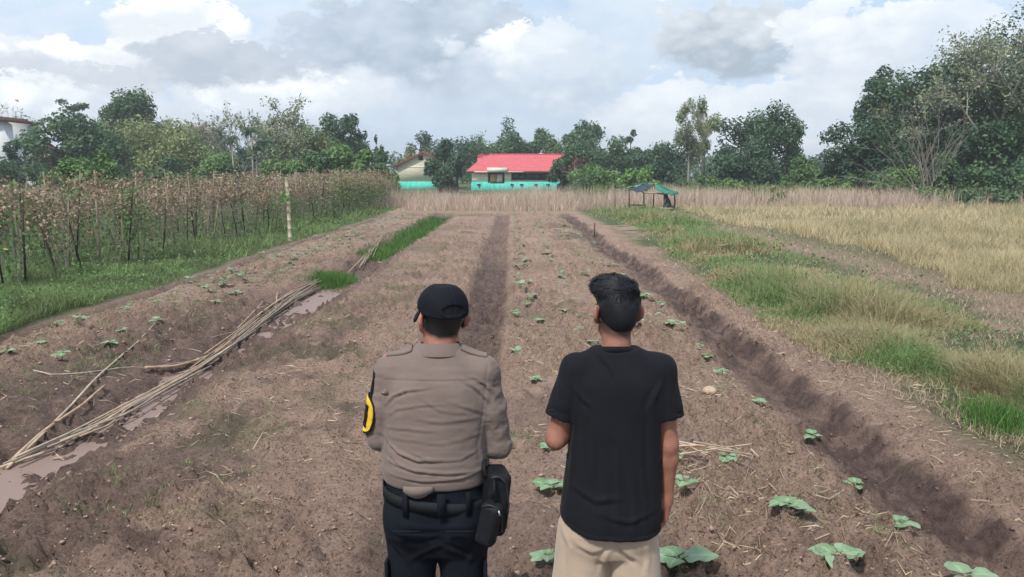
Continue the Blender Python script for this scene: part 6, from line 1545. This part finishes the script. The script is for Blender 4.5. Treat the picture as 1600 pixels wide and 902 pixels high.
    F.ell(h1(0, -.013, .035), (.0765, .0965, .093), .01, rot); F.ell(h1(0, -.022, -.010), (.062, .0860, .075), .02, rot); F.ell(h1(-.004, .005, .080), (.078, .095, .055), .02, rot); F.ell(h1(-.035, .02, .090), (.052, .074, .036), .02, rot)
    X = F.ax[0][:, None, None]-hc_[0]; Y = F.ax[1][None, :, None]-hc_[1]; Z = F.ax[2][None, None, :]-hc_[2]; yr = -X*syw+Y*cyw; xr = X*cyw+Y*syw
    cut = -.060+.30*np.clip(yr+.04, 0, .2)+.10*np.clip(np.abs(xr)-.03, 0, 1)-Z; cut = np.maximum(cut, (yr-.085)*.6-(Z-.05)*.5)
    F.F = np.maximum(F.F, cut*.8).astype(np.float32)
    V, Q = F.nets(2); N_ = vnormals(V, Q); V = V+N_*((fbm(V[:, 0]*55+V[:, 1]*30, V[:, 2]*26+V[:, 1]*20, 3, 161)-.5)*.014*sstep(.0, .06, V[:, 2]-hc_[2]))[:, None]
    hair = skin_obj('hair', (V, Q), BLK, root)
    zr = V[:, 2]-hc_[2]; rows = []
    def locks(n, zmin, lmin, lmax, wmin, wmax, lift, rnd, zmax=9):
        I = np.flatnonzero((zr > zmin) & (zr < zmax)); I = rs.choice(I, n); P = V[I]; NN = N_[I]
        # flow: combed from the crown forwards and to the left, with waves
        wv = fbm(P[:, 0]*22, P[:, 1]*22+P[:, 2]*18, 2, 171)*6.28*1.15
        sw = np.stack([-.25+.9*np.cos(wv), .25+.9*np.sin(wv), .0*wv], 1)+rs.normal(size=P.shape)*rnd; T = sw-NN*np.sum(sw*NN, 1)[:, None]; T /= np.linalg.norm(T, axis=1)[:, None]
        L_ = rs.uniform(lmin, lmax, n); w = rs.uniform(wmin, wmax, n); B_ = np.cross(NN, T); r_ = []
        for s in (0, .4, .75, 1):
            c = P-NN*.002+T*(L_*s)[:, None]+NN*(L_*(lift*s-.5*lift*s*s))[:, None]
            if lift < .3: c[:, 2] -= L_*s*.6
            r_ += [c-B_*(w*(1-s*.93))[:, None], c+B_*(w*(1-s*.93))[:, None]]
        rows.append(np.stack(r_, 1))
    locks(1200, .066, .020, .038, .0018, .0034, .42, .25); locks(2600, .05, .016, .034, .0006, .0012, .45, .4); locks(2200, -.07, .006, .012, .0005, .0010, .15, .5, .06)
    rows = np.concatenate(rows); VV = rows.reshape(-1, 3); b = np.arange(len(rows))*8; FF = np.concatenate([np.stack([b+2*j, b+2*j+1, b+2*j+3, b+2*j+2], 1) for j in range(3)])
    lk = ob('locks', mesh_np('locks', VV, FF, BLK, True), hair); lk['kind'] = 'stuff'
man()
# ------------------------------------------------------------------ air
def haze():
    m = bpy.data.materials.new('haze'); m.use_nodes = True; nt = m.node_tree; nt.nodes.clear()
    o = nt.nodes.new('ShaderNodeOutputMaterial'); v = nt.nodes.new('ShaderNodeVolumePrincipled')
    v.inputs['Density'].default_value = HAZE; v.inputs['Color'].default_value = (.93, .965, .985, 1); v.inputs['Anisotropy'].default_value = .2
    nt.links.new(v.outputs[0], o.inputs['Volume'])
    b = MB(); b.box((0, 2300, 14), (6400, 5600, 32)); tag(b.obj('haze', m), kind='stuff')
HAZE = .0009
haze()
